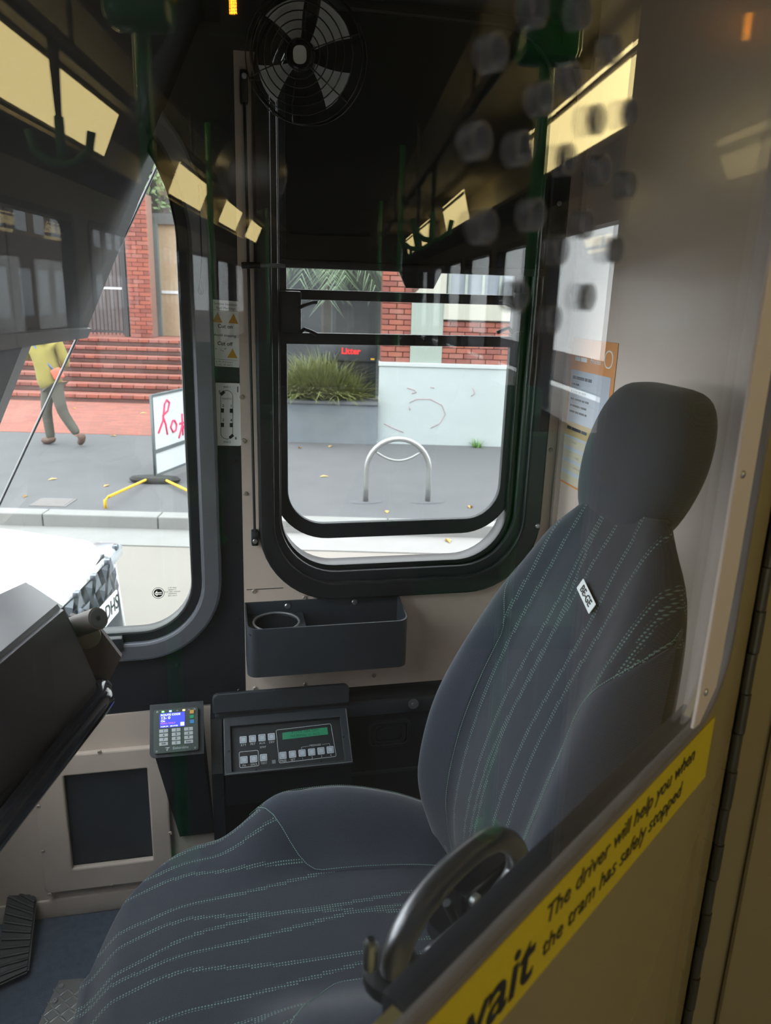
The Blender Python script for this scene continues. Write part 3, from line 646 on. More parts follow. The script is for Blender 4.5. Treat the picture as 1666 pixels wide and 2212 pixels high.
for fy in (.848, .108): box(b, (.07 * W1, fy * H1, .001), (.93 * W1, fy * H1 + .0005, .0014), F1)
for fx, fy in ((.20, .26), (.37, .245), (.43, .235), (.49, .265), (.52, .275)): box(b, (fx * W1, fy * H1, .001), (fx * W1 + .0016, fy * H1 + .0016, .0014), F1)
part('lettering', b, 'ink', n1, False)
for fx, fy in ((.24, .665), (.76, .665), (.76, .142)):
    b = nb(); plate(b, [[(fx * W1 - .0105, fy * H1), (fx * W1 + .0105, fy * H1), (fx * W1, fy * H1 + .0200)]], F1 @ Matrix.Translation((0, 0, .001)), .0004); part('gold_triangle', b, 'gold', n1, False)
F2, W2, H2 = notice([(453, 826), (517, 829), (522, 963), (459, 962)], '', '')
b = nb(); plate(b, [rrect(0, 0, W2, H2, .005)], F2, .0012)
n2 = solo('pillar_notice', b, 'white', 'white plate with an oval numbered tram plan, lower of two on the black pillar', 'notice')
b = nb(); cx = W2 * .50
ov = [rrect(.28 * W2, .105 * H2, .70 * W2, .885 * H2, .21 * W2, 10), rrect(.295 * W2, .112 * H2, .685 * W2, .878 * H2, .195 * W2, 10)]
plate(b, ov, F2 @ Matrix.Translation((0, 0, .0012)), .0003)
for fx, fy in ((.345, .565), (.64, .565), (.345, .335), (.64, .335)): box(b, (fx * W2 - .0030, fy * H2 - .0045, .001), (fx * W2 + .0030, fy * H2 + .0045, .0017), F2)
for fx, fy, a in ((.345, .838, 42), (.645, .152, 42)): box(b, (-.0052, -.0030, 0), (.0052, .0030, .0006), F2 @ Matrix.Translation((fx * W2, fy * H2, .0012)) @ Matrix.Rotation(R(a), 4, 'Z'))
for s_, sz, fx, fy in (('END 1', .040, .5, .935), ('PANTO', .044, .5, .75), ('END 2', .040, .5, .060), ('5', .062, .25, .855), ('2', .062, .37, .64), ('1', .062, .64, .64), ('3', .062, .37, .41), ('4', .062, .64, .41), ('6', .062, .80, .125), ('1', .13, .86, .90)):
    text(b, s_, sz * H2, F2 @ Matrix.Translation((fx * W2, fy * H2, .0014)), depth=.0002, bold=.0001 if sz > .05 else 0)
part('plan_print', b, 'ink', n2, False)

# ---- storage tray under the window
tr = thing('wall_tray', 'dark grey sheet metal wall tray with a cup ring below the window', 'tray', (.22, WY - .06, .66))
x0, x1, yb, yf, zb_ = .040, .402, WY - .005, WY - .118, .668
def tray_loop(d):
    return [(x0 + d, yb - d)] + [(x0 + d + .022 * (1 - math.cos(a)), yf + d + .022 * (1 - math.sin(a))) for a in [k * math.pi / 12 for k in range(7)]] + [(x1 - d - .022 * (1 - math.sin(a)), yf + d + .022 * (1 - math.cos(a))) for a in [k * math.pi / 12 for k in range(7)]] + [(x1 - d, yb - d)]
def ztop(y): return .783 + .018 * (y - yf) / (yb - yf)
b = nb(); o_ = tray_loop(0); i_ = tray_loop(.003); n = len(o_)
vo = [[b.verts.new((p[0], p[1], z if z else ztop(p[1]))) for p in o_] for z in (zb_, None)]; vi = [[b.verts.new((p[0], p[1], z if z else ztop(p[1]))) for p in i_] for z in (zb_ + .004, None)]
for k in range(n):
    l = (k + 1) % n
    b.faces.new((vo[0][k], vo[0][l], vo[1][l], vo[1][k])); b.faces.new((vi[0][l], vi[0][k], vi[1][k], vi[1][l])); b.faces.new((vo[1][k], vo[1][l], vi[1][l], vi[1][k]))
b.faces.new(vo[0][::-1]); b.faces.new(vi[0]); bmesh.ops.recalc_face_normals(b, faces=b.faces)
part('tray_shell', b, 'dgrey', tr)
pc = V((.108, WY - .062, .776)); b = nb()
plate(b, [rrect(x0 + .004, yf + .004, .172, yb - .004, .004), [(pc.x + .050 * math.cos(k * math.pi / 18), pc.y + .050 * math.sin(k * math.pi / 18)) for k in range(36)]], Matrix.Translation((0, 0, .768)), .003); cp = part('cup_plate', b, 'dgrey', tr)
b = nb(); tube(b, [(pc.x + .051 * math.cos(k * math.pi / 16), pc.y + .051 * math.sin(k * math.pi / 16), .774) for k in range(32)], .0026, 8, True); part('cup_ring', b, mat('grey_ring', (.20, .20, .21), .4), tr, 'all')
b = nb(); box(b, (.168, yf + .004, .67), (.171, yb - .004, .770)); part('divider', b, 'dgrey', tr, False)
screws(tr, [wl(621, 1309, .009), wl(766, 1300, .009)], (0, -1, 0), .0068, 'zinc', 'tray_screw')

# ---- radio console
rd = thing('tram_radio', 'black radio console with pale square buttons and a green display', 'radio', (.12, WY - .1, .35))
A_, B_ = wl(484, 1552, .075), wl(744, 1530, .075); C_, D_ = wl(766, 1643, .175), wl(486, 1677, .175)
zt = (A_.z + B_.z) / 2; zl = (C_.z + D_.z) / 2; xl = (A_.x + D_.x) / 2; xr = (B_.x + C_.x) / 2
yt, yl = WY - .075, WY - .175
slope = V((0, yt - yl, zt - zl)).normalized(); FN = V((1, 0, 0)).cross(slope).normalized(); FN = FN if FN.y < 0 else -FN
RO = V((xl, yl, zl)); RF = frame(RO, (1, 0, 0), FN); RW = xr - xl; RH = V((0, yt - yl, zt - zl)).length
def rp(x, y): # pixel -> local on the recessed panel
    p = RF.inverted() @ hit(x, y, RO - FN * .008, FN); return p.x, p.y
b = nb(); prism(b, [(xl, WY, zt + .012), (xl, yt, zt), (xl, yl, zl), (xl, yl + .012, zl - .085), (xl, WY, zl - .10)], (xr - xl, 0, 0)); 
bmesh.ops.translate(b, verts=b.verts, vec=FN * -.012); part('housing', b, 'black', rd, False)
b = nb(); plate(b, [[(0, 0), (RW, 0), (RW, RH), (0, RH)], [(.013, .0045), (RW - .015, .0045), (RW - .015, RH - .018), (.013, RH - .018)]], RF @ Matrix.Translation((0, 0, -.014)), .014, .0015); part('bezel', b, 'dgrey', rd)
b = nb(); tube(b, [RF @ V(p) for p in ((.001, RH - .002, 0), (.001, .001, 0), (RW - .001, .001, 0), (RW - .001, RH - .002, 0))], .0011, 5); part('worn_edge', b, mat('worn_metal_edge', (.26, .27, .28), .45, .5), rd)
b = nb(); box(b, (.011, .003, -.012), (RW - .013, RH - .016, -.0095), RF); part('face_panel', b, 'blackpl', rd, False)
btn = lambda zx, zy: (460 + zx * .19208, 1510 + zy * .19208)
BT = [((342, 460), 'RTT'), ((447, 448), 'PRT'), ((553, 436), 'ACK'), ((659, 425), 'DEV'), ((350, 686), 'PA'), ((459, 675), 'SPKR'), ((571, 660), 'TEST'), ((789, 635), 'PASS'), ((897, 622), 'SET'), ((1005, 609), '1'), ((1112, 597), '2'), ((1217, 584), '3'), ((1321, 571), '4')]
br_ = nb(); plate(br_, [rrect(-.0075, -.0075, .0075, .0075, .0014, 3)], I4, .003, .0006); bme = _mesh('push_button', br_, 'btn', False)
bl = nb()
for (zx, zy), s_ in BT:
    lx, ly = rp(*btn(zx, zy)); k = piece('push_button', bme, RF @ Matrix.Translation((lx, ly, -.0095)), rd)
    b = nb(); plate(b, [rrect(lx - .0056, ly - .0056, lx + .0056, ly + .0056, .001, 3), rrect(lx - .0048, ly - .0048, lx + .0048, ly + .0048, .001, 3)], RF @ Matrix.Translation((0, 0, -.0066)), .0004); ring = part('button_rim', b, 'btnr', rd, False)
    text(bl, s_, .0068, RF @ Matrix.Translation((lx, ly - .0118, -.0093)), depth=.0002)
lx, ly = rp(*btn(563, 540)); text(bl, 'XMIT', .0062, RF @ Matrix.Translation((lx, ly, -.0093)), depth=.0002)
lx, ly = rp(*btn(1152, 517)); text(bl, 'MESSAGES', .0058, RF @ Matrix.Translation((lx, ly, -.0093)), depth=.0002)
def quadloop(pts, r): return rpoly([rp(*btn(*p)) for p in pts], r, 4)
for pts, r in (([(300, 775), (522, 750), (512, 570), (292, 592)], .004), ([(745, 722), (1392, 645), (1328, 272), (708, 345)], .004)):
    cc = [rp(*btn(*p)) for p in pts]; plate(bl, [rpoly(cc, r, 4), rpoly(offs(cc, -.0011), r - .0011, 4)], RF @ Matrix.Translation((0, 0, -.0095)), .0004)
for a_, c_ in (((997, 540), (1085, 525)), ((1228, 508), (1312, 498)), ((997, 538), (1000, 565)), ((1312, 498), (1318, 525))):
    pa, pb = rp(*btn(*a_)), rp(*btn(*c_)); cyl(bl, RF @ V((*pa, -.0094)), RF @ V((*pb, -.0094)), .0004, 4)
part('button_print', bl, 'lbl', rd, False)
cc = [rp(*btn(*p)) for p in ((785, 455), (1297, 395), (1285, 315), (782, 378))]; b = nb(); plate(b, [cc], RF @ Matrix.Translation((0, 0, -.0094)), .0006); lcd = part('green_display', b, 'lcdg', rd, False, 'green backlit display with dark characters')
mid = [(cc[0][i] + cc[2][i]) / 2 for i in (0, 1)]
b = nb(); text(b, '412:03. ON OFF', .0080, RF @ Matrix.Translation((mid[0], mid[1] + .0048, -.0087)), depth=.0001, sx=1.15); text(b, 'NORMAL 1:  R12', .0080, RF @ Matrix.Translation((mid[0], mid[1] - .0040, -.0087)), depth=.0001, sx=1.15); part('display_text', b, 'lcdd', lcd, False)
lx, ly = rp(*btn(685, 705)); b = nb(); box(b, (lx - .004, ly - .004, -.0096), (lx + .004, ly + .004, -.008), RF); part('sensor_window', b, 'btnr', rd, False)
screws(rd, [RF @ V((*rp(*btn(*p)), 0.0)) for p in ((182, 600), (488, 806), (1215, 712), (1465, 440), (1155, 250))], FN, .0022, 'blackmat', 'bezel_screw')
# cover flap above the radio
a0, a1 = wl(462, 1524, .062), wl(742, 1500, .062)
b = nb(); plate(b, [rpoly([(a0.x, -.012), (xr + .004, -.012), (xr + .004, .028), (a0.x, .028)], [.002, .002, .01, .01], 4)], WM(.066) @ Matrix.Translation((0, (a0.z + a1.z) / 2, 0)) @ Matrix.Rotation(R(-12), 4, 'X'), .012, .003); part('cover_flap', b, 'dgrey', rd)
# side cheek to the left of the radio
b = nb(); prism(b, [(xl - .03, WY, zt), (xl - .03, yt + .01, zt - .005), (xl - .03, yl + .05, zl - .03), (xl - .03, yl + .06, .15), (xl - .03, WY, .15)], (.025, 0, 0)); part('side_cheek', b, 'black', rd, False)

# ---- keypad terminal on a bracket
kp = thing('ticket_keypad', 'small keypad terminal with blue screen on a black bracket', 'keypad', (-.115, WY - .1, .3))
K = [wl(330, 1524, .060), wl(440, 1514, .060), wl(440, 1629, .130), wl(319, 1638, .130)]
kzt = (K[0].z + K[1].z) / 2; kzl = (K[2].z + K[3].z) / 2; kxl = (K[0].x + K[3].x) / 2; kxr = (K[1].x + K[2].x) / 2
ks = V((0, .07, kzt - kzl)).normalized(); KN = V((1, 0, 0)).cross(ks).normalized(); KN = KN if KN.y < 0 else -KN
KO = V((kxl, WY - .13, kzl)); KF = frame(KO, (1, 0, 0), KN); KW = kxr - kxl; KH = V((0, .07, kzt - kzl)).length
def kpx(zx, zy, o=.012):
    p = KF.inverted() @ hit(310 + zx * .10204, 1500 + zy * .10204, KO + KN * o, KN); return p.x, p.y
b = nb(); plate(b, [rpoly([(0, 0), (KW, 0), (KW, KH), (0, KH)], [.012, .001, .001, .001], 5)], KF, .003, .0008); part('bracket_plate', b, 'dgrey', kp)
b = nb(); prism(b, [KF @ V((.012, .008, 0)), KF @ V((KW - .004, .008, 0)), KF @ V((KW - .004, KH - .02, 0)), KF @ V((.012, KH - .02, 0))], (.0, .0, .0)) if False else hexa(b, [(kxl + .045, WY - .02, .20), (kxr + .012, WY - .02, .20), (kxr + .012, WY, .20), (kxl + .045, WY, .20), KF @ V((.008, .01, -.001)), KF @ V((KW - .002, .01, -.001)), KF @ V((KW - .002, KH - .02, -.001)), KF @ V((.008, KH - .02, -.001))]); part('bracket', b, 'black', kp, False)
cc = [kpx(*p) for p in ((195, 1265), (1145, 1165), (1165, 265), (260, 345))]; xs = [min(cc[0][0], cc[3][0]) + .003, max(cc[1][0], cc[2][0]) - .002]; ys = [(cc[0][1] + cc[1][1]) / 2, (cc[2][1] + cc[3][1]) / 2]
kmx = (xs[0] + xs[1]) / 2
b = nb(); plate(b, [rrect(xs[0], ys[0], xs[1], ys[1], .004, 5)], KF @ Matrix.Translation((0, 0, .003)), .009, .001); kbody = part('keypad_body', b, 'keypad', kp)
kw_, kh_ = xs[1] - xs[0], ys[1] - ys[0]
KB = KF @ Matrix.Translation((xs[0], ys[0], .012))
def kq(fx, fy): return fx * kw_, (1 - fy) * kh_
b = nb(); plate(b, [[kq(.13, .42), kq(.70, .42), kq(.70, .085), kq(.13, .085)]], KB, .0006); scr = part('blue_screen', b, 'screen', kp, False, 'lit blue route code screen')
b = nb()
for s_, fx, fy, sz, sp_ in (('ROUTE CODE', .15, .128, .0060, 1.12), ('12- 0', .15, .20, .0078, 1.25), ('On', .15, .268, .0058, 1.2), ('14.04.24   20:17:52', .14, .395, .0036, 1.35)):
    text(b, s_, sz, KB @ Matrix.Translation((*kq(fx, fy), .0008)), align='LEFT', depth=.0001, sx=sp_)
box(b, (*kq(.60, .405), .0006), (*kq(.685, .325), .0009), KB); part('screen_text', b, 'lcdtext', scr, False)
b = nb(); text(b, 'READ ONLY', .0048, KB @ Matrix.Translation((*kq(.15, .325), .0008)), align='LEFT', depth=.0001, sx=1.2); part('screen_text', b, 'lcdtext2', scr, False)
bk_ = nb(); plate(bk_, [rrect(-.0092, -.0034, .0092, .0034, .0007, 3)], I4, .0012, .0003); kme = _mesh('key', bk_, 'key', False)
for r_ in range(4):
    for c_ in range(3):
        s_ = (('1', '2', '3'), ('4', '5', '6'), ('7', '8', '9'), ('Shift', '0', 'Enter'))[r_][c_]; lx, ly = kq(.215 + .285 * c_, .497 + .099 * r_)
        KM = KB @ Matrix.Translation((lx, ly, 0)); ko = piece('key', kme, KM, kp); b = nb(); text(b, s_, .0070 if len(s_) == 1 else .0052, KB @ Matrix.Translation((lx, ly, .0014)), depth=.0001, bold=.0001)
        part('key_lettering', b, 'ink', ko, False).matrix_parent_inverse = KM.inverted()
for fy, m_ in ((.10, 'keyo'), (.215, 'keyg'), (.33, 'keyb')):
    lx, ly = kq(.865, fy); b = nb(); plate(b, [rrect(lx - .0042, ly - .0036, lx + .0042, ly + .0036, .001, 3)], KB, .0014, .0003); part('soft_key', b, m_, kp, False)
for fx, m_ in ((.20, 'ledg'), (.37, 'ledb'), (.53, 'btnr'), (.68, 'leda'), (.80, 'btnr')):
    lx, ly = kq(fx, .045); b = nb(); box(b, (lx - .0024, ly - .0014, 0), (lx + .0024, ly + .0014, .0012), KB); part('status_lamp', b, m_, kp, False)
screws(kp, [KB @ V((*kq(*p), 0)) for p in ((.07, .04), (.93, .04), (.06, .96), (.93, .955))], KN, .0026, 'zinc', 'keypad_screw')
b = nb(); text(b, 'Elektroline', .0078, KB @ Matrix.Translation((*kq(.60, .915), .0004)), depth=.0002)
lx, ly = kq(.30, .915); plate(b, [[(lx - .006, ly + .003), (lx + .006, ly + .003), (lx + .001, ly)], [(lx - .003, ly - .001), (lx + .002, ly - .001), (lx - .001, ly - .005)]], KB, .0004); part('maker_print', b, 'key', kp, False)

# ---- blind over the driver window with guide rods
bl_ = thing('window_blind', 'black pull-down blind covering the top of the driver window', 'blind', (.39, WY - .03, 1.53))
zbl = 1.540
b = nb(); box(b, (.139, WY - .020, zbl), (.70, WY - .017, 2.02)); part('blind_cloth', b, 'blackmat', bl_, False)
b = nb(); box(b, (.128, WY - .024, zbl - .004), (.70, WY - .013, zbl + .012), bev=.003); part('bottom_bar', b, 'blackpl', bl_)
b = nb(); c = wl(908, 588, .02); prism(b, [(c.x - .048, WY - .022, zbl), (c.x + .048, WY - .022, zbl), (c.x + .030, WY - .022, zbl - .036), (c.x - .030, WY - .022, zbl - .036)], (0, .006, 0)); part('pull_tab', b, 'blackpl', bl_, False)
b = nb(); a_, c_ = wl(526, 573, .03), wl(616, 574, .022); cyl(b, a_, c_, .0042, 10); part('guide_pin', b, 'alu', bl_)
b = nb(); cyl(b, wl(522, 573, .03), wl(562, 573, .027), .0062, 12); part('guide_slider', b, 'blackpl', bl_)
b = nb(); cyl(b, (.10, WY - .045, 2.05), (.72, WY - .045, 2.05), .03, 18); part('blind_roller', b, 'blackpl', bl_)
def rod(xt, yt_, xb, yb_, label):
    t_, u_ = wl(xt, yt_, .022), wl(xb, yb_, .022); g_ = thing('guide_rod', label, 'rod', (u_.x, u_.y, u_.z), 'blind guide rods')
    b = nb(); cyl(b, u_, t_, .0029, 8); part('rod', b, 'rubber', g_)
    for e_, sgn in ((u_, 1), (t_, -1)):
        b = nb(); box(b, (e_.x - .0075, e_.y - .004, e_.z - .012 if sgn > 0 else e_.z - .045), (e_.x + .0075, WY - .003, e_.z + .022 if sgn > 0 else e_.z + .012), bev=.003); fit = part('end_fitting', b, 'blackpl', g_)
        screws(g_, [V((e_.x, e_.y - .004, e_.z))], (0, -1, 0), .0055, 'zinc', 'fitting_screw')
rod(527, 165, 551, 1168, 'black blind guide rod on the beige strip left of the driver window')
rod(1207, 440, 1160, 1135, 'black blind guide rod at the right of the driver window')

# ---- cord with pull knob on the grey frame
c0, c1 = wl(433, 480, .03), wl(433, 605, .03); cdn = thing('pull_cord', 'thin black pull cord with a drop knob on the grey frame', 'cord', (c1.x, c1.y, c1.z))
b = nb(); tube(b, [wl(429, 400, .03), c0, wl(436, 560, .03), c1], .0010, 6); part('cord', b, 'rubber', cdn)
b = nb(); lathe(b, [(.0015, .0), (.003, -.005), (.0052, -.018), (.005, -.024), (.002, -.028)], Matrix.Translation(c1)); part('knob', b, 'blackgl', cdn)

# ---- windscreen blind on its wire
wb = thing('windscreen_blind', 'black windscreen blind drawn down at the front of the cab', 'blind', (-.3, .9, 1.4))
BO = .09                                                                    # distance of the blind inside the windscreen
def wsb(x, y): n_ = WSN; return hit(x, y, V((wsx(1.5), 0, 1.5)) + WSN * BO, n_)
pa, pb_ = wsb(336, 330), wsb(196, 690); yfar = (pa.y + pb_.y) / 2
zb1 = wsb(188, 674).z; ZN = zb1 + .055; YN = .42
def wsq(y, z, o): return wsp(y, z, o)
b = nb(); hexa(b, [wsq(YN, ZN, BO), wsq(yfar, zb1, BO), wsq(yfar, zb1, BO + .003), wsq(YN, ZN, BO + .003), wsq(YN, 2.08, BO), wsq(yfar, 2.08, BO), wsq(yfar, 2.08, BO + .003), wsq(YN, 2.08, BO + .003)]); part('blind_cloth', b, 'blackmat', wb, False)
b = nb(); hexa(b, [wsq(YN, ZN - .016, BO - .006), wsq(yfar + .01, zb1 - .016, BO - .006), wsq(yfar + .01, zb1 - .016, BO + .010), wsq(YN, ZN - .016, BO + .010), wsq(YN, ZN + .004, BO - .006), wsq(yfar + .01, zb1 + .004, BO - .006), wsq(yfar + .01, zb1 + .004, BO + .010), wsq(YN, ZN + .004, BO + .010)]); part('bottom_bar', b, 'blackpl', wb, False)
YW = yfar + .03
added_blind = thing('windscreen_blind', 'added unseen black blind blocking light through the entrance half of the windscreen', 'blind', (-.35, -.2, 1.1))  # out of view, added to block light from the entrance half
b = nb(); hexa(b, [wsq(-.95, .97, BO), wsq(.40, .97, BO), wsq(.40, .97, BO + .003), wsq(-.95, .97, BO + .003), wsq(-.95, 2.08, BO), wsq(.40, 2.08, BO), wsq(.40, 2.08, BO + .003), wsq(-.95, 2.08, BO + .003)]); part('blind_cloth', b, 'blackmat', added_blind, False)
b = nb(); cyl(b, wsq(-.95, .97, BO), wsq(.40, .97, BO), .008, 8); part('bottom_bar', b, 'blackpl', added_blind)
t0_, t1_ = hit(430, 165, (0, YW, 0), (0, 1, 0)), hit(-20, 1130, (0, YW, 0), (0, 1, 0))
wr = thing('guide_wire', 'taut grey steel wire running down the front quarter window', 'wire', t1_)
b = nb(); cyl(b, t0_, t1_, .0032, 8); part('wire', b, 'steeld', wr)
b = nb(); lathe(b, [(.012, .03), (.012, .012), (.006, .008), (.006, -.012)], Matrix.Translation(t0_), 12); part('ceiling_anchor', b, 'zinc', wr)
b = nb(); box(b, (t0_.x - .03, t0_.y - .02, t0_.z + .02), (t0_.x + .03, t0_.y + .02, 2.17)); part('anchor_bracket', b, 'blackmat', wr, False)

# ---- fan
FP = hit(655, 122, (0, 1.38, 0), (0, 1, 0)); fd = (CAM - FP).normalized(); fd = V((fd.x - .30, fd.y, fd.z + .12)).normalized()
fan = thing('cab_fan', 'small black caged fan with pale blades under the cab ceiling', 'fan', FP)
FF = frame(FP, fd.cross(V((0, 0, 1))).normalized() * -1, fd); FRd = .098
b = nb()
for k in range(7):
    r_ = FRd * (.22 + .78 * k / 6); zz = .024 * math.sqrt(max(0, 1 - (r_ / FRd) ** 2.5)); tube(b, [FF @ V((r_ * math.cos(a), r_ * math.sin(a), zz)) for a in [j * math.pi / 20 for j in range(40)]], .0011, 5, True)
tube(b, [FF @ V((FRd * math.cos(a), FRd * math.sin(a), -.03)) for a in [j * math.pi / 20 for j in range(40)]], .002, 6, True)
for j in range(6):
    a = j * math.pi / 3 + .3; tube(b, [FF @ V((.02 * math.cos(a), .02 * math.sin(a), .024)), FF @ V((.07 * math.cos(a), .07 * math.sin(a), .018)), FF @ V((FRd * math.cos(a), FRd * math.sin(a), 0)), FF @ V((FRd * math.cos(a), FRd * math.sin(a), -.03)), FF @ V((.05 * math.cos(a), .05 * math.sin(a), -.045))], .0011, 5)
part('cage', b, 'blackgl', fan, 'all')
for j, a0_ in enumerate((112, 42, -42, -150)):
    rows = []
    for i in range(7):
        r_ = .02 + .062 * i / 6; rows.append([FF @ V((r_ * math.cos(R(a0_ + q)), r_ * math.sin(R(a0_ + q)), -.004 + .010 * q / 28)) for q in [-24 * (.55 + .45 * i / 6) + 48 * (.55 + .45 * i / 6) * k / 6 for k in range(7)]])
    b = nb(); grid(b, rows); bmesh.ops.solidify(b, geom=b.faces[:], thickness=.0015); part('blade', b, 'fan', fan, 'all')
b = nb(); lathe(b, [(.024, -.05), (.024, .012), (.018, .018), (.0, .018)][:3], FF, 20); part('hub', b, 'blackgl', fan)
b = nb(); plate(b, [rrect(-.011, -.013, .011, .013, .009, 6)], FF @ Matrix.Translation((0, 0, .0185)), .0005); part('hub_badge', b, 'fan', fan, False)
b = nb(); tube(b, [FF @ V((0, 0, -.05)), FP + V((.0, .06, .03)), V((FP.x, FP.y + .07, 2.17))], .011, 10); part('stem', b, 'black', fan)

# ---- driving console, key switch and rail on the left
cs = thing('driver_console', 'dark angular driver console at the left edge', 'console', (-.3, .95, .5))
zc = 1.035
T4 = [gz(138, 1303, zc), gz(60, 1250, zc), gz(-90, 1318, zc), gz(-70, 1480, zc)]
B4 = [hit(236, 1520, (0, T4[0].y - .01, 0), (0, 1, 0)), V((T4[1].x + .01, T4[1].y + .02, .70)), V((T4[2].x, T4[2].y, .70)), hit(-60, 1860, (0, T4[3].y, 0), (0, 1, 0))]
b = nb(); hexa(b, B4 + T4); bmesh.ops.bevel(b, geom=b.edges[:], offset=.008, segments=2, affect='EDGES'); part('console_box', b, 'console', cs)
kA, kB = hit(168, 1352, (0, T4[0].y + .05, 0), (0, 1, 0)), hit(212, 1336, (0, T4[0].y + .02, 0), (0, 1, 0))
dk = (kB - kA).normalized()
b = nb(); cyl(b, kA - dk * .03, kB, .0175, 22); ks_ = part('key_switch', b, 'brownm', cs)
b = nb(); lathe(b, [(.0145, 0), (.0145, .0015), (.004, .0015), (.0035, -.002)], frame(kB, dk.orthogonal(), dk), 22); part('key_slot', b, 'console', ks_)
b = nb(); Pl = [hit(x, y, (0, T4[0].y + .06, 0), (0, 1, 0)) for x, y in ((205, 1345), (262, 1420), (222, 1498), (150, 1430), (150, 1330))]; prism(b, Pl, (0, .012, 0)); part('bracket', b, 'brownm', cs, False)
b = nb(); lathe(b, [(.022, 0), (.022, .004), (.016, .006)], frame(hit(187, 1372, (0, T4[0].y + .058, 0), (0, 1, 0)), (1, 0, 0), (0, -1, 0)), 20); part('round_boss', b, mat('pale_boss', (.20, .18, .17), .5), cs)
hr = thing('console_rail', 'glossy black round rail along the lower edge of the console', 'rail', (-.3, .8, .7))
r0, r1 = hit(222, 1512, (0, T4[0].y - .02, 0), (0, 1, 0)), hit(-30, 1830, (0, T4[0].y - .26, 0), (0, 1, 0))
dd = (r1 - r0); b = nb(); tube(b, [r0 + V((-.02, .05, .0)), r0 + V((-.004, .02, .006)), r0, r0 + dd * .05, r1, r1 + dd * .4], .0175, 16); part('rail_tube', b, 'blackgl', hr, 'all')
b = nb(); off_ = V((-.030, .012, -.004)); tube(b, [r0 + off_, r0 + off_ + dd * .5, r0 + off_ + dd * 1.3], .010, 12); part('rail_inner_tube', b, 'black', hr, 'all')

dsh = thing('added_dashboard', 'added unseen black dash below the windscreen, cuts light on the bulkhead', 'added_dashboard', (-.55, 0, .7))  # unseen dash added to keep low windscreen light off the bulkhead
b = nb(); hexa(b, [(-.62, -.95, .70), (-.44, -.95, .72), (-.44, .92, .72), (-.62, .92, .70), (-.57, -.95, .96), (-.47, -.95, .98), (-.47, .92, .98), (-.57, .92, .96)]); part('dash_top', b, 'black', dsh, False)
b = nb(); hexa(b, [(-.66, -.95, .0), (-.50, -.95, .0), (-.50, .92, .0), (-.66, .92, .0), (-.60, -.95, .70), (-.46, -.95, .72), (-.46, .92, .72), (-.60, .92, .70)]); part('dash_base', b, 'black', dsh, False)
# ---- floor: pedal, chequer plate
pd = thing('foot_pedal', 'ribbed black foot pedal at the lower left', 'pedal', gz(40, 2100, 0))
pz = [gz(22, 1900, .09), gz(80, 1938, .07), gz(62, 2098, .02), gz(-20, 2135, .02)]
pnx = (pz[1] - pz[0]).cross(pz[3] - pz[0]).normalized(); pnx = pnx if pnx.z > 0 else -pnx
b = nb(); hexa(b, [p - pnx * .012 for p in pz] + pz); bmesh.ops.bevel(b, geom=b.edges[:], offset=.004, segments=2, affect='EDGES'); part('pedal_plate', b, 'rubber', pd)
b = nb()
for k in range(1, 12):
    t = k / 12; cyl(b, pz[0].lerp(pz[3], t).lerp(pz[1].lerp(pz[2], t), .06) + pnx * .001, pz[0].lerp(pz[3], t).lerp(pz[1].lerp(pz[2], t), .94) + pnx * .001, .0032, 6)
part('pedal_rib', b, mat('rib_rubber', (.035, .037, .04), .6), pd)
b = nb(); cyl(b, (pz[0] + pz[1]) / 2 - pnx * .012, V((-.62, (pz[0].y + pz[1].y) / 2, .01)), .008, 8); part('pedal_arm', b, 'black', pd)
cpt = thing('chequer_plate', 'bare metal chequer plate screwed to the cab floor', 'plate', gz(120, 2200, 0))
cq = [gz(70, 2240, .004), gz(128, 2117, .004), gz(250, 2108, .004), gz(260, 2240, .004)]
b = nb(); hexa(b, [p - V((0, 0, .004)) for p in cq] + cq); part('sheet', b, 'checker', cpt, False)
b = nb(); lathe(b, [(.003, -.001), (.003, .0004), (.001, .0012)], seg=8); tm = _mesh('tread_bar', b, 'checker', True)
for i in range(9):
    for j in range(7):
        u_, v_ = (i + .5) / 9, (j + .6) / 7.4; p = cq[0].lerp(cq[3], u_).lerp(cq[1].lerp(cq[2], u_), v_ * .86)
        piece('tread_bar', tm, Matrix.Translation(p) @ Matrix.Rotation(R(45 if (i + j) % 2 else -45), 4, 'Z') @ Matrix.Diagonal((4.6, .9, 1, 1)), cpt)
screws(cpt, [gz(133, 2131, .004), gz(119, 2163, .004)], (0, 0, 1), .0062, 'zinc', 'plate_screw')

# ---- poster on the bulkhead
def bk_(x, y): p = hit(x, y, (BX - .001, 0, 0), (1, 0, 0)); return -p.y, p.z
pt = [bk_(1237, 732), bk_(1313, 735)]; pxl, pxr = pt[0][0], pt[1][0]; pzt, pzb = (pt[0][1] + pt[1][1]) / 2, bk_(1213, 1040)[1]
pxr = max(pxr, pxl + .21); ph = pzt - pzb; pw = pxr - pxl
PB = BM(0) @ Matrix.Translation((pxl, pzb, .0005))
b = nb(); plate(b, [[(0, 0), (pw, 0), (pw, ph), (0, ph)]], PB, .0006); po = solo('bulkhead_poster', b, 'orange', 'orange topped process poster taped to the beige bulkhead', 'poster')
def pp(name, m_, f, z=.0006): b = nb(); plate(b, [[(f[0] * pw, f[1] * ph), (f[2] * pw, f[1] * ph), (f[2] * pw, f[3] * ph), (f[0] * pw, f[3] * ph)]], PB @ Matrix.Translation((0, 0, z)), .0003); return part(name, b, m_, po, False)
pp('pale_panel', 'pblue', (.05, .44, .93, .79)); pp('tan_band', 'ptan', (.03, .345, .97, .44)); pp('lower_panel', 'pblue', (.03, .015, .97, .345))
for k in range(4): pp('cream_row', 'pcream', (.04, .02 + .083 * k, .96, .078 + .083 * k), .0009)
b = nb()
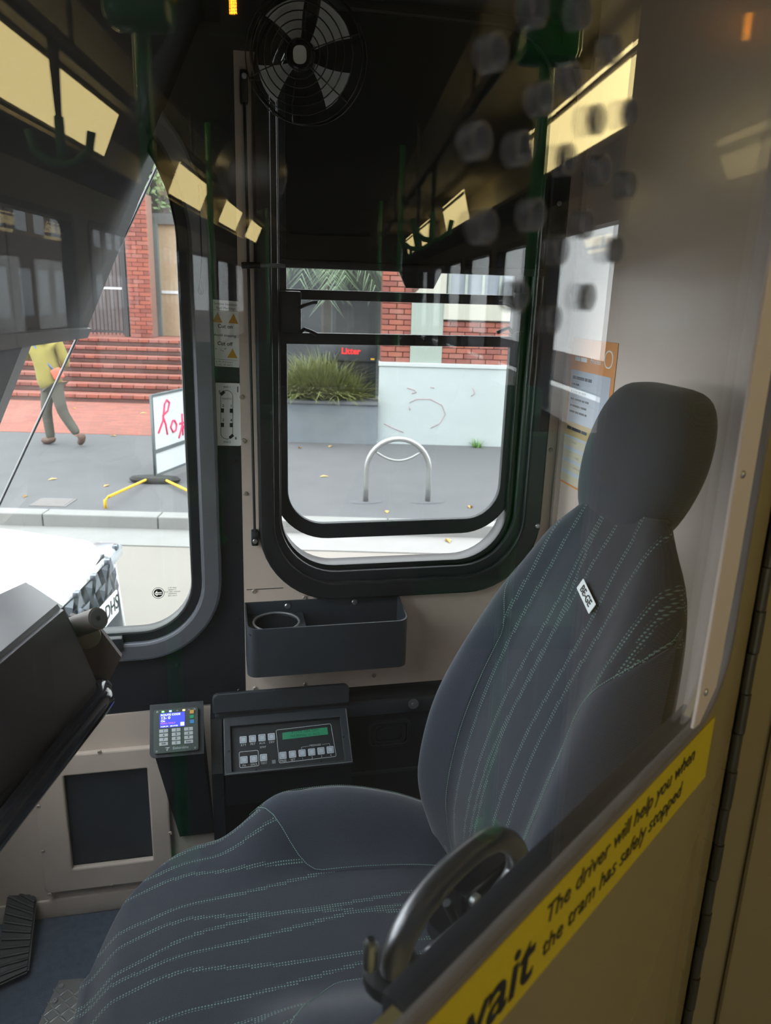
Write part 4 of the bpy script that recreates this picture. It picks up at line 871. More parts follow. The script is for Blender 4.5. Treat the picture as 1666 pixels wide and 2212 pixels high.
def marks(fx, fy, words, h):
    x_ = fx * pw
    for n_ in words: box(b, (x_, fy * ph, .0008), (x_ + n_ * .0042, fy * ph + h, .0012), PB); x_ += n_ * .0042 + .003
for fx, fy, wd, h in ((.10, .730, (4, 9, 3, 4), .007), (.10, .690, (1, 2, 4), .0045), (.10, .640, (1, 6, 3, 5), .0045), (.10, .590, (4, 8, 3, 4), .0045), (.10, .545, (2, 8, 1, 6), .0045), (.10, .505, (6, 4, 6, 2), .0045), (.08, .385, (5, 11, 6), .007), (.15, .300, (4, 5), .0045), (.15, .225, (5,), .0045), (.15, .200, (9, 4), .005), (.15, .130, (7, 6, 5), .0045), (.15, .045, (6,), .0045)): marks(fx, fy, wd, h)
part('poster_text', b, 'pink', po, False)
b = nb(); marks(.12, .852, (6, 7), .009); text(b, 'Process', .0150, PB @ Matrix.Translation((.47 * pw, .868 * ph, .0010)), align='LEFT', depth=.0001)
plate(b, [rrect(.76 * pw, .84 * ph, .93 * pw, .95 * ph, .016, 8), rrect(.775 * pw, .848 * ph, .915 * pw, .942 * ph, .014, 8)], PB @ Matrix.Translation((0, 0, .0006)), .0003)
part('poster_heading', b, 'white', po, False)
#@@PART4
# ================================================================== SALOON (seen mirrored in the door glass)
LW_, RW_, S0, S1 = -1.22, 1.47, -.75, 12.2
b = nb(); plate(b, [[(S0 - .1, LW_ - .05), (S1, LW_ - .05), (S1, RW_), (1.0, RW_), (-.2, .35), (S0 - .1, .3)]], TM @ Matrix.Translation((0, 0, -.06)), .055)
struct('floor_saloon', b, 'salfloor', 'dark vinyl floor of the passenger saloon')
b = nb(); plate(b, [[(S0 + .2, LW_ - .05), (S1, LW_ - .05), (S1, 1.75), (S0 + .2, 1.75)]], TM @ Matrix.Translation((0, 0, 2.38)), .04)
ceil = struct('ceiling_saloon', b, 'salceil', 'cream ceiling of the passenger saloon')
def side_wall(name, l, s_a, s_b, openings, sgn):
    loops = [[(s_a, 0), (s_b, 0), (s_b, 2.40), (s_a, 2.40)]] + [rrect(a, z0, c, z1, .06, 5) for a, c, z0, z1 in openings]
    WMx = TM @ Matrix(((1, 0, 0, 0), (0, 0, 1, l), (0, 1, 0, 0), (0, 0, 0, 1)))
    b = nb(); plate(b, loops, WMx @ Matrix.Translation((0, 0, -.025)), .05); o = struct(name, b, 'sal')
    for a, c, z0, z1 in openings:
        b = nb(); plate(b, [rrect(a - .005, z0 - .005, c + .005, z1 + .005, .06, 5), rrect(a + .03, z0 + .03, c - .03, z1 - .03, .05, 5)], WMx @ Matrix.Translation((0, 0, -.035)), .07); part('window_frame', b, 'rubber', o)
        b = nb(); plate(b, [rrect(a, z0, c, z1, .06, 5)], WMx @ Matrix.Translation((0, 0, -.003)), .006); part('window_pane', b, 'glass', o, False)
    return o
side_wall('wall_left', LW_, S0, S1, [(-.60, .15, .12, 2.0), (.22, .95, .12, 2.0)] + [(1.35 + 1.55 * k, 2.65 + 1.55 * k, .85, 1.85) for k in range(7)], 1)
side_wall('wall_right', RW_, 1.05, S1, [(1.35 + 1.55 * k, 2.65 + 1.55 * k, .85, 1.85) for k in range(7)], -1)
b = nb(); plate(b, [[(LW_, 0), (RW_, 0), (RW_, 2.4), (LW_, 2.4)]], TM @ Matrix(((0, 0, 1, S1), (1, 0, 0, 0), (0, 1, 0, 0), (0, 0, 0, 1))), .05)
wre = struct('wall_back', b, 'saldark', 'far end wall of the saloon')
# coves and ceiling lamps
def lampq(s_a, s_b, l0, z0, l1, z1, label):
    th = V((0, 0, .03)); p = [T(s_a, l0, z0), T(s_b, l0, z0), T(s_b, l1, z1), T(s_a, l1, z1)]; g_ = thing('ceiling_light', label, 'ceiling light', (p[0] + p[2]) / 2, 'saloon ceiling lights')
    b = nb(); hexa(b, [x for x in p] + [x + th for x in p]); part('diffuser', b, 'lamp', g_, False)
    for a, c in ((p[0], p[1]), (p[3], p[2])):
        b = nb(); tube(b, [a, c], .012, 6); part('trim_strip', b, 'sal', g_)
    return g_
SPL = [(1.0, 4.25), (5.85, 7.1), (8.2, 9.4), (10.4, 11.6)]
ORD = ('nearest', 'second', 'third', 'farthest')
for k, (a, c) in enumerate(SPL):
    lampq(a, c, -1.02, 2.15, -.92, 2.375, '%s lit ceiling light panel on the entrance side of the saloon' % ORD[k])
SPR = [(1.20, 3.85), (6.0, 7.3), (8.4, 9.6), (10.6, 11.7)]
for k, (a, c) in enumerate(SPR):
    lampq(a, c, 1.25, 2.06, 1.20, 2.26, '%s lit ceiling light panel on the cab side of the saloon' % ORD[k])
b = nb(); hexa(b, [T(S0 + .3, LW_, 2.02), T(S1, LW_, 2.02), T(S1, -1.03, 2.10), T(S0 + .3, -1.03, 2.10)] + [T(S0 + .3, LW_, 2.05), T(S1, LW_, 2.05), T(S1, -1.03, 2.125), T(S0 + .3, -1.03, 2.125)]); struct('trim_3', b, 'saldark', 'dark cove below the entrance side ceiling lights')
b = nb(); hexa(b, [T(1.2, RW_, 1.98), T(S1, RW_, 1.98), T(S1, 1.26, 2.04), T(1.2, 1.26, 2.04)] + [T(1.2, RW_, 2.01), T(S1, RW_, 2.01), T(S1, 1.26, 2.065), T(1.2, 1.26, 2.065)]); struct('trim_4', b, 'saldark', 'dark cove below the cab side ceiling lights')
b = nb(); hexa(b, [T(1.2, -.55, 2.335), T(S1, -.55, 2.335), T(S1, .70, 2.335), T(1.2, .70, 2.335)] + [T(1.2, -.55, 2.385), T(S1, -.55, 2.385), T(S1, .70, 2.385), T(1.2, .70, 2.385)]); struct('trim_5', b, 'blackmat', 'black central ceiling duct of the saloon')
# poles, control boxes, rails
for s_, l_, box_, lab in ((1.45, -.125, True, 'green pole with control box on the entrance side of the aisle'), (1.55, .715, True, 'green pole with control box near the cab partition'), (4.6, .62, False, 'second green pole on the cab side of the aisle'), (4.2, -.45, False, 'second green pole on the entrance side of the aisle'), (7.4, .62, False, 'third green pole on the cab side of the aisle'), (7.4, -.45, False, 'third green pole on the entrance side of the aisle')):
    g_ = thing('grab_pole', lab, 'pole', T(s_, l_, 0), 'green saloon poles'); b = nb(); cyl(b, T(s_, l_, 0), T(s_, l_, 2.36), .017, 14); part('pole', b, 'green', g_)
    if box_:
        b = nb(); box(b, (s_ - .05, l_ - .065, 1.98), (s_ + .05, l_ + .065, 2.32), TM, .02); part('control_box', b, 'green', g_)
    b = nb(); cyl(b, T(s_, l_, 0), T(s_, l_, .03), .04, 14); part('pole_foot', b, 'green', g_)
for l_, z_, lab in ((-.50, 2.13, 'dark ceiling handrail along the entrance side of the aisle'), (.66, 2.04, 'dark ceiling handrail along the cab side of the aisle')):
    g_ = thing('ceiling_handrail', lab, 'handrail', T(1.3, l_, z_), 'saloon handrails'); b = nb(); tube(b, [T(1.25, l_ - .12, z_ + .22), T(1.45, l_, z_ + .03)] + [T(1.6 + k * 1.0, l_, z_) for k in range(11)], .020, 10); part('rail', b, 'saldark', g_)
    for k in range(6):
        b = nb(); cyl(b, T(2.2 + 1.8 * k, l_, z_), T(2.2 + 1.8 * k, l_, 2.38), .010, 8); part('hanger', b, 'saldark', g_)
def strap(s_, l_, z_, lab):
    g_ = thing('hanging_strap', lab, 'strap', T(s_, l_, z_ - .33), 'hanging straps in the saloon')
    b = nb(); hexa(b, [T(s_ - .008, l_ - .004, z_ - .26), T(s_ + .008, l_ - .004, z_ - .26), T(s_ + .008, l_ + .004, z_ - .26), T(s_ - .008, l_ + .004, z_ - .26), T(s_ - .016, l_ - .012, z_ + .02), T(s_ + .016, l_ - .012, z_ + .02), T(s_ + .016, l_ + .012, z_ + .02), T(s_ - .016, l_ + .012, z_ + .02)]); part('strap', b, 'rubber', g_, False)
    b = nb(); tube(b, [T(s_, l_ + dl_, z_ - dz_) for dl_, dz_ in ((-.085, .235), (-.075, .285), (-.035, .315), (0, .32), (.035, .315), (.075, .285), (.085, .235))], .012, 10); part('grip', b, 'greengrip', g_, 'all')
    b = nb(); cyl(b, T(s_, l_, z_ - .20), T(s_, l_, z_ - .32), .013, 10); part('grip_stem', b, 'greengrip', g_)
strap(2.05, -.50, 2.13, 'nearest hanging strap with green grip on the entrance side'); strap(3.9, .66, 2.04, 'nearest hanging strap with green grip on the cab side'); strap(3.2, .66, 2.04, 'second hanging strap with green grip on the cab side'); strap(5.2, .66, 2.04, 'farthest hanging strap with green grip on the cab side')
# round mirror, led sign
mr = thing('round_mirror', 'round saloon mirror on a thin arm', 'mirror', T(2.4, -.30, 1.75)); b = nb(); lathe(b, [(.02, -.03), (.09, -.02), (.115, 0), (.112, .008), (.06, .014)], frame(T(2.4, -.02, 1.855), e2, -e1), 28); part('mirror_disc', b, 'mirror', mr, 'all'); b = nb(); tube(b, [T(2.43, -.02, 1.855), T(2.46, -.02, 2.1), T(2.46, -.02, 2.34)], .008, 8); part('mirror_arm', b, 'saldark', mr)
ld = thing('led_sign', 'small orange led sign high on the saloon ceiling', 'sign', T(2.23, .04, 2.3)); b = nb(); box(b, (2.21, -.12, 2.20), (2.26, .03, 2.335), TM, .006); part('sign_case', b, 'blackpl', ld)
b = nb()
for k in range(3):
    for j in range(9): box(b, (2.205, -.050 + k * .006, 2.245 + j * .008), (2.21, -.046 + k * .006, 2.250 + j * .008), TM)
part('led_dots', b, 'led', ld, False)
# saloon seats
def saloon_seat(s_, l_, lab):
    g_ = thing('saloon_bench', lab, 'seat', T(s_, l_, 0), 'saloon seats'); b = nb(); box(b, (s_ - .22, l_ - .42, .36), (s_ + .22, l_ + .42, .46), TM, .03); part('seat_cushion', b, 'seatg', g_)
    b = nb(); box(b, (s_ + .20, l_ - .42, .40), (s_ + .28, l_ + .42, 1.02), TM, .03); part('backrest', b, 'seatg', g_)
    b = nb(); cyl(b, T(s_, l_, 0), T(s_, l_, .37), .03, 10); part('leg', b, 'saldark', g_)
for k in range(4):
    saloon_seat(2.2 + 1.5 * k, .98, '%s green saloon seat along the cab side wall' % ORD[k])
    saloon_seat(2.2 + 1.5 * k, -.76, '%s green saloon seat along the entrance side wall' % ORD[k])

# ================================================================== STREET
b = nb(); plate(b, [[(-60, -40), (95, -40), (95, 7.58), (-60, 7.58)]], SM @ Matrix.Translation((0, 0, RZ - .05)), .05); road = struct('road', b, 'road', 'pale concrete road beside the tram')
b = nb(); plate(b, [[(-1.2, 2.0), (-.1, 2.0), (.6, 5.9), (-1.35, 6.15)]], SM @ Matrix.Translation((0, 0, RZ)), .004); part('asphalt_patch', b, 'patch', road, False)
b = nb(); box(b, (-60, 7.05, RZ), (60, 7.58, RZ + .012), SM); part('gutter', b, 'kerb', road, False)
kb = thing('kerb', 'row of pale kerb stones at the edge of the footpath', 'kerb', S(0, 7.68, RZ)); 
b = nb(); box(b, (0, 7.58, RZ - .02), (1.19, 7.78, GZ + .005), Matrix.Identity(4), .012); kme_ = _mesh('kerb_stone', b, 'kerb', False)
for k in range(-7, 6): piece('kerb_stone', kme_, SM @ Matrix.Translation((k * 1.2 + .1, 0, 0)), kb)
b = nb(); plate(b, [[(-60, 7.74), (60, 7.74), (60, 12.1), (-60, 12.1)]], SM @ Matrix.Translation((0, 0, GZ - .05)), .05); foot = struct('footpath', b, 'asphalt', 'dark asphalt footpath')
b = nb(); plate(b, [[(-40, 12.1), (-1.65, 12.1), (-1.65, 15.6), (-40, 15.6)]], SM @ Matrix.Translation((0, 0, GZ - .045)), .05); struct('brick_forecourt', b, 'paving', 'red brick paving in front of the steps')
# drain cover
dq = gz(115, 1086, GZ); du_, dv_ = dq.dot(f1), dq.dot(f2)
dc = thing('drain_cover', 'rectangular iron drain cover set in the footpath', 'drain cover', S(du_, dv_, GZ)); b = nb(); box(b, (du_ - .20, dv_ - .16, GZ), (du_ + .20, dv_ + .16, GZ + .006), SM); part('cover_plate', b, mat('drain_iron', (.13, .12, .12), .8), dc, False)
b = nb()
for k in range(6): box(b, (du_ - .17, dv_ - .13 + k * .05, GZ + .006), (du_ + .17, dv_ - .105 + k * .05, GZ + .010), SM)
part('cover_rib', b, mat('drain_rib', (.20, .18, .18), .8), dc, False)
# brick steps, landing
NST, V0, RISE, TREAD = 7, 15.6, .158, .47
st = thing('brick_steps', 'wide red brick steps leading up from the forecourt', 'steps', S(-6.5, V0, GZ))
b = nb()
for k in range(NST): box(b, (-9.0, V0 + k * TREAD + .10, GZ), (-3.75, V0 + NST * TREAD + .1, GZ + (k + 1) * RISE - .012), SM)
part('step_core', b, mat('brick_core', (.21, .07, .052), .85, var=.25, scale=9), st, False)
b = nb(); box(b, (0, 0, 0), (.225, .115, .070), bev=.006, seg=1); bms = []
for m_ in BRICKS: t_ = bmesh.new(); t_.from_mesh(_mesh('t', b.copy(), m_, False)); bms.append(_mesh('nosing_brick', t_, m_, False))
b.free()
for k in range(NST):
    for j in range(22):
        u_ = -8.9 + .238 * j + (.1 if k % 2 else 0); piece('nosing_brick', random.choice(bms), SM @ Matrix.Translation((u_, V0 + k * TREAD + random.uniform(-.006, .006), GZ + (k + 1) * RISE - .072)), st)
b = nb()
for k in range(NST): box(b, (-9.0, V0 + k * TREAD + .03, GZ + k * RISE), (-3.75, V0 + k * TREAD + .09, GZ + (k + 1) * RISE - .08), SM)
part('riser_joint', b, mat('dark_riser', (.10, .05, .045), .9), st, False)
b = nb(); LZ = GZ + NST * RISE; VL = V0 + NST * TREAD
plate(b, [[(-30, VL), (-1.65, VL), (-1.65, 26), (-30, 26)]], SM @ Matrix.Translation((0, 0, LZ - .06)), .05); struct('landing', b, 'paving', 'brick landing above the steps')
# brick pillar
def brickwall(parent, u0, u1, v, z0, z1, bw=.235, bh=.079, dep=.10, name='brick', meshes=None):
    b = nb(); box(b, (0, 0, 0), (bw - .011, dep, bh - .011), bev=.003, seg=1); ms = [_mesh(name, b.copy(), m_, False) for m_ in BRICKS]
    bh_ = nb(); box(bh_, (0, 0, 0), (bw / 2 - .011, dep, bh - .011), bev=.003, seg=1); mh = [_mesh(name, bh_.copy(), m_, False) for m_ in BRICKS]; b.free(); bh_.free()
    n_ = int((z1 - z0) / bh)
    for r_ in range(n_):
        u_ = u0
        first = r_ % 2
        while u_ < u1 - .03:
            half = first or (u1 - u_) < bw * .8; first = 0
            piece(name, random.choice(mh if half else ms), SM @ Matrix.Translation((u_, v + random.uniform(-.004, .002), z0 + r_ * bh)), parent); u_ += bw / 2 if half else bw
a_ = onv(283, 722, VL + .3); c_ = onv(330, 722, VL + .3)
bp = thing('brick_pillar', 'tall red brick pillar at the top of the steps', 'pillar', S(a_[0], VL + .3, LZ))
b = nb(); box(b, (a_[0] + .01, VL + .31, LZ), (c_[0] - .01, VL + .8, LZ + 3.3), SM); part('mortar_core', b, 'mortar', bp, False)
brickwall(bp, a_[0], c_[0], VL + .29, LZ, LZ + 3.3, bw=(c_[0] - a_[0]) / 2 + .002, bh=.098)
# gate
ga, gc = onv(160, 722, VL + .5), onv(276, 722, VL + .5)
gt = thing('iron_gate', 'dark vertical bar gate beside the brick pillar', 'gate', S(ga[0], VL + .5, LZ))
b = nb(); cyl(b, (0, 0, 0), (0, 0, 2.25), .014, 6); gm = _mesh('gate_bar', b, 'gatem', False); n_ = int((gc[0] - ga[0]) / .095)
for k in range(n_ + 1): piece('gate_bar', gm, Matrix.Translation(S(ga[0] + (gc[0] - ga[0]) * k / n_, VL + .5, LZ + .03)), gt)
for z_ in (.08, 1.12, 2.25):
    b = nb(); box(b, (ga[0], VL + .48, LZ + z_), (gc[0], VL + .52, LZ + z_ + .05), SM); part('gate_rail', b, 'gatem' if z_ != 1.12 else 'signw', gt, False)
b = nb(); box(b, (gc[0] - .06, VL + .46, LZ), (gc[0] + .05, VL + .56, LZ + 2.6), SM); part('gate_post', b, 'gatem', gt, False)
# building behind the steps: dark recess, timber door
bd = thing('entrance_building', 'shadowed brick and timber entrance behind the steps', 'building', S(-6, VL + 3, LZ))
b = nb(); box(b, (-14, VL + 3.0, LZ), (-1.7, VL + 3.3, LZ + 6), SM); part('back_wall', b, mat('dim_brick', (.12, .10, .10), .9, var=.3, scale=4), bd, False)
da, db_ = onv(352, 700, VL + 1.2), onv(420, 700, VL + 1.2)
b = nb(); box(b, (da[0], VL + 1.2, LZ), (db_[0] + .3, VL + 1.26, LZ + 2.7), SM); part('door', b, 'wood', bd, False)
b = nb(); box(b, (da[0] - .25, VL + 1.1, LZ), (da[0], VL + 1.35, LZ + 2.9), SM); part('door_post', b, mat('grey_post', (.13, .135, .13), .8), bd, False)
b = nb(); box(b, (da[0] - .25, VL + 1.1, LZ + 2.7), (db_[0] + .5, VL + 1.35, LZ + 2.95), SM); part('lintel', b, mat('grey_lintel', (.10, .10, .10), .8), bd, False)
b = nb(); box(b, (da[0] + .02, VL + 1.17, LZ + 1.05), (db_[0] + .2, VL + 1.2, LZ + 1.12), SM); part('door_bar', b, 'signw', bd, False)
lc, rc_ = onv(30, 800, V0 - .3), onv(150, 740, V0 - .3)
b = nb(); box(b, (-12, V0 + .2, GZ), (-9.05, V0 + 3.2, GZ + 1.75), SM, .03); solo('plinth_wall', b, 'conc', 'grey concrete side wall left of the brick steps', 'wall')
# right building
rb = thing('corner_building', 'red brick corner building with white rendered base', 'building', S(1, 12.2, GZ))
U0 = onv(815, 957, 12.0)[0]
b = nb(); box(b, (U0, 12.0, GZ), (4.5, 12.3, .455), SM); rbase = part('rendered_base', b, 'render', rb, False, 'white rendered base wall with faded pink scrawl')
b = nb(); box(b, (U0 - .01, 11.98, .415), (4.5, 12.32, .475), SM, .006); part('base_coping', b, 'rendert', rb, False)
b = nb(); box(b, (U0, 12.135, .46), (4.5, 12.6, 5.0), SM); part('brick_backing', b, 'mortar', rb, False)
up = onv(885, 785, 12.1)[0]; uq = onv(953, 785, 12.1)[0]
brickwall(rb, U0 + .02, up, 12.06, .475, 2.3, bw=.232, bh=.081)
b = nb(); box(b, (up, 12.04, .475), (uq, 12.15, 1.50), SM); part('pale_pilaster', b, 'pgreen', rb, False)
brickwall(rb, uq, uq + 1.9, 12.06, .475, 1.14, bw=.232, bh=.081)
b = nb(); box(b, (uq, 12.0, 1.14), (4.5, 12.15, 1.42), SM, .01); part('sign_band', b, 'creamw', rb, False)
b = nb(); plate(b, [[(up + .02, 1.50), (uq + .02, 1.50), (uq + .02, 2.2), (up + .30, 2.2), (up + .22, 1.75), (up + .10, 1.58)]], SM @ Matrix(((1, 0, 0, 0), (0, 0, -1, 12.05), (0, 1, 0, 0), (0, 0, 0, 1))), .05); part('scroll_bracket', b, 'creamw', rb, False)
b = nb(); box(b, (uq + .03, 12.12, 1.42), (4.5, 12.18, 2.6), SM); wn = part('window', b, 'winf', rb, False)
for k in range(8):
    b = nb(); box(b, (uq + .05 + k * .26, 12.08, 1.5), (uq + .09 + k * .26, 12.12, 2.6), SM); part('glazing_bar', b, 'pgreen', wn, False)
b = nb()                                                                    # pink scrawl left on the render
def on12(x, y): p = onv(x, y, 11.996); return S(p[0], 11.996, p[1])
for ln in (((880, 838), (895, 842), (900, 848), (890, 850)), ((930, 836), (938, 838)), ((1022, 838), (1026, 850), (1018, 856)), ((885, 870), (900, 862), (930, 862), (955, 875), (962, 895), (950, 915), (930, 925)), ((830, 915), (850, 925), (872, 934)), ((884, 876), (886, 886))):
    tube(b, [on12(*p) for p in ln], .006, 5)
part('faded_scrawl', b, 'pinkg', rb, 'all')
# planter and dark gap
U1 = onv(812, 957, 11.9)[0]
pl_ = thing('concrete_planter', 'long grey concrete planter box beside the white wall', 'planter', S(-1.2, 12, GZ))
b = nb(); box(b, (-1.64, 11.9, GZ), (U0 - .002, 12.7, -.17), SM); part('planter_wall', b, 'conc', pl_, False)
b = nb(); box(b, (-1.66, 11.86, -.19), (U0 - .002, 12.74, -.145), SM, .008); part('planter_cap', b, 'concd', pl_, False)
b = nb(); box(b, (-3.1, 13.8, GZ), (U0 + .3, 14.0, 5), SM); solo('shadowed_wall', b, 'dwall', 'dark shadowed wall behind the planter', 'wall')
lt = thing('litter_bin', 'black bin enclosure lettered Litter in red', 'bin', S(-.5, 12.45, -.15))
l0, l1 = onv(690, 750, 12.40), onv(816, 782, 12.40)
b = nb(); box(b, (l0[0], 12.40, l1[1]), (l1[0] - .005, 12.62, l1[1] + .27), SM, .008); part('bin_fascia', b, mat('bin_black', (.02, .022, .028), .5), lt)
b = nb(); box(b, (l0[0] + .02, 12.44, -.15), (l1[0] - .02, 12.60, l1[1]), SM); part('bin_body', b, 'blackmat', lt, False)
pz_ = onv(758, 759, 12.395); b = nb(); text(b, 'Litter', .135, SM @ Matrix(((1, 0, 0, pz_[0]), (0, 0, -1, 12.395), (0, 1, 0, pz_[1]), (0, 0, 0, 1))), bold=.006, depth=.003); part('lettering', b, 'red', lt, False)
pz_ = onv(805, 776, 12.395); b = nb(); box(b, (pz_[0] - .03, 12.39, pz_[1] - .012), (pz_[0] + .03, 12.40, pz_[1] + .012), SM); part('small_label', b, 'gold', lt, False)
# plants
def blades(bm, base, n, L0, L1, spread, w, droop, up=1.0):
    for _ in range(n):
        a = random.uniform(0, 2 * math.pi); tilt = random.uniform(.1, spread); L_ = random.uniform(L0, L1); d = V((math.cos(a) * math.sin(tilt), math.sin(a) * math.sin(tilt), math.cos(tilt) * up)); p = V(base) + V((random.uniform(-.05, .05), random.uniform(-.05, .05), 0)); side = d.cross(V((0, 0, 1))).normalized() * w; prev = None
        for k in range(5):
            t = k / 4; q = p + d * L_ * t + V((0, 0, -droop * L_ * t * t)); ws = side * (1 - t * .9); cur = (bm.verts.new(q - ws), bm.verts.new(q + ws))
            if prev: bm.faces.new((prev[0], prev[1], cur[1], cur[0]))
            prev = cur
for k, (x, y, n_, L_) in enumerate(((632, 862, 300, .95), (662, 862, 340, 1.15), (698, 862, 380, 1.35), (732, 862, 320, 1.1), (764, 862, 200, .75))):
    p = onv(x, y, 12.25); b = nb(); blades(b, S(p[0], 12.2, -.16), n_, L_ * .6, L_, 1.2, .014, .34)
    o = solo('strap_leaf_plant', b, 'leaf', ('leftmost', 'second', 'tallest', 'fourth', 'smallest rightmost')[k] + ' strap leaved clump in the concrete planter', 'plant', 'clumps in the planter', smooth=False)
def palm(name, base, n, L_, lab, up):
    g_ = thing(name, lab, 'palm', base); b = nb()
    for i in range(n):
        a = random.uniform(0, 2 * math.pi); tl = random.uniform(.5, 1.5); ln = L_ * random.uniform(.7, 1.1); pts_ = []
        for k in range(9):
            t = k / 8; pts_.append(V(base) + V((0, 0, up)) + V((math.cos(a) * math.sin(tl), math.sin(a) * math.sin(tl), math.cos(tl))) * ln * t + V((0, 0, -.75 * ln * t * t)))
        for k in range(2, 9):
            dd_ = (pts_[k] - pts_[k - 1]).normalized()
            for sd in (-1, 1):
                for q in range(2):
                    lf = dd_.cross(V((0, 0, 1))).normalized() * sd; e_ = pts_[k] + (lf * .8 + dd_ * .6 + V((0, 0, -.5))) * ln * .28; w_ = dd_ * .012; s_ = pts_[k].lerp(pts_[k - 1], q / 2)
                    b.faces.new([b.verts.new(x) for x in (s_ - w_, s_ + w_, e_)])
    part('fronds', b, 'palm', g_, False, kind='stuff'); b = nb(); tube(b, [V(base), V(base) + V((0, 0, up))], .09, 8); part('trunk', b, 'trunk', g_)
palm('fan_palm', S(-.95, 12.9, -.2), 46, 1.15, 'drooping green palm behind the litter bin', 2.35)
pq = onv(392, 770, 16.5); palm('young_palm', S(-3.0, 16.0, GZ), 26, 1.15, 'young pale palm beside the brick steps', 1.15)
b = nb(); p = gz(1030, 966, GZ); blades(b, p, 40, .10, .22, 1.3, .012, .3); solo('weed_tuft', b, 'weed', 'small green weed at the foot of the white wall', 'weed', smooth=False)
# tree canopy behind left
tg_ = thing('street_tree', 'leafy tree above the brick entrance', 'tree', S(-3.6, VL + 2.2, LZ)); b = nb()
c0_ = S(*[onv(330, 400, VL + 2)[0]], VL + 2, onv(330, 400, VL + 2)[1] + .3)
for _ in range(1400):
    p = c0_ + V((random.gauss(0, .8), random.gauss(0, .6), random.gauss(0, .55))); a = V((random.uniform(-1, 1), random.uniform(-1, 1), random.uniform(-1, 1))).normalized() * .08; c = V((random.uniform(-1, 1), random.uniform(-1, 1), random.uniform(-1, 1))).normalized() * .05; b.faces.new([b.verts.new(x) for x in (p - a, p + c, p + a, p - c)])
part('crown', b, 'foliage', tg_, False, kind='stuff'); b = nb(); tube(b, [V((c0_.x, c0_.y, LZ)), c0_], .10, 8); part('trunk', b, 'trunk', tg_)
# bike hoop
ha_, hb_ = gz(790, 1085, GZ), gz(924, 1085, GZ); hcn = (ha_ + hb_) / 2; hv = (hb_ - ha_); hw_ = hv.length / 2; hv.normalize()
topz = GZ + .74; rad = hw_; hp2 = [ha_] + [ha_ + V((0, 0, (topz - rad - GZ) * t)) for t in (.5, 1)] + [hcn + hv * (-rad * math.cos(a)) + V((0, 0, topz - rad - GZ + rad * math.sin(a))) for a in [k * math.pi / 16 for k in range(1, 16)]] + [hb_ + V((0, 0, (topz - rad - GZ) * t)) for t in (1, .5, 0)]
hg = thing('bike_hoop', 'galvanised steel bicycle hoop standing on the footpath', 'bike hoop', hcn); b = nb(); tube(b, hp2, .030, 14); part('hoop_tube', b, 'hoop', hg, 'all')
b = nb(); tube(b, [hcn + hv * (rad * .70 * t) + V((0, 0, topz - GZ - .15 - .10 * (1 - t * t))) for t in [k / 6 for k in range(-6, 7)]], .014, 8); part('inner_arc', b, 'hoop', hg, 'all')
b = nb()
for q in (ha_, hb_): lathe(b, [(.15, 0), (.14, .012), (.03, .015)], Matrix.Translation(q) @ Matrix.Diagonal((1.4, .6, 1, 1)), 14)
part('base_patch', b, mat('rough_patch', (.10, .10, .11), .95), hg)
# fallen leaves
lv = nb(); vs4 = [lv.verts.new(x) for x in ((-.05, 0, .004), (0, .022, .010), (.05, 0, .004), (0, -.022, .012))]; lv.faces.new(vs4); bmesh.ops.solidify(lv, geom=lv.faces[:], thickness=.002); lme = _mesh('fallen_leaf', lv, 'dleaf', False)
LV = [((648, 968), GZ, 'left of the bike hoop by the planter'), ((714, 965), GZ, 'at the foot of the planter'), ((1016, 1096), GZ, 'right of the bike hoop'), ((836, 1106), GZ, 'in front of the bike hoop'), ((700, 1030), GZ, 'left of the hoop top on open asphalt'), ((968, 1169), RZ + .012, 'in the gutter under the raised sash'), ((114, 1036), GZ, 'on the asphalt in front of the walking person'), ((230, 1050), GZ, 'between the person and the sign board'), ((54, 1073), GZ, 'near the drain cover'), ((310, 893), GZ, 'on the brick paving left of the sign'), ((160, 883), GZ, 'on the brick paving behind the person'), ((245, 942), GZ, 'at the edge of the brick paving')]
for k, ((x, y), z_, lab) in enumerate(LV):
    o = bpy.data.objects.new('fallen_leaf', lme); col.objects.link(o); o.location = gz(x, y, z_); o.rotation_euler = (0, 0, random.uniform(0, 6)); o.scale = (1.1 + .5 * random.random(),) * 3; o['label'] = 'dry yellow leaf ' + lab; o['category'] = 'leaf'; o['group'] = 'fallen leaves'
# portable sign board with graffiti
sb0 = gz(335, 1042, GZ); sdir = V((math.sin(R(27)), math.cos(R(27)), 0)); sn = V((sdir.y, -sdir.x, 0)); sn = sn if sn.dot(CAM - sb0) > 0 else -sn
sg = thing('sign_board', 'white portable sign board sprayed red on a yellow legged base', 'sign', sb0)
SBM = frame(sb0 + V((0, 0, .07)), sdir, sn); sh, sw = 1.0, .95
b = nb(); plate(b, [[(0, 0), (sw, 0), (sw, sh), (0, sh)], [(.028, .028), (sw - .028, .028), (sw - .028, .285), (.028, .285)], [(.028, .33), (sw - .028, .33), (sw - .028, sh - .028), (.028, sh - .028)]], SBM @ Matrix.Translation((0, 0, -.012)), .03); part('sign_frame', b, 'signf', sg, False)
b = nb(); box(b, (.01, .01, -.004), (sw - .01, sh - .01, .006), SBM); part('sign_face', b, 'signw', sg, False)
b = nb()
def sp(*pts_): tube(b, [SBM @ V((x * 1.7 - .05, y, .010)) for x, y in pts_], .0125, 6)
sp((.10, .52), (.17, .66), (.20, .85), (.235, .90), (.27, .86), (.24, .76), (.17, .72)); sp((.17, .72), (.205, .60), (.22, .47))
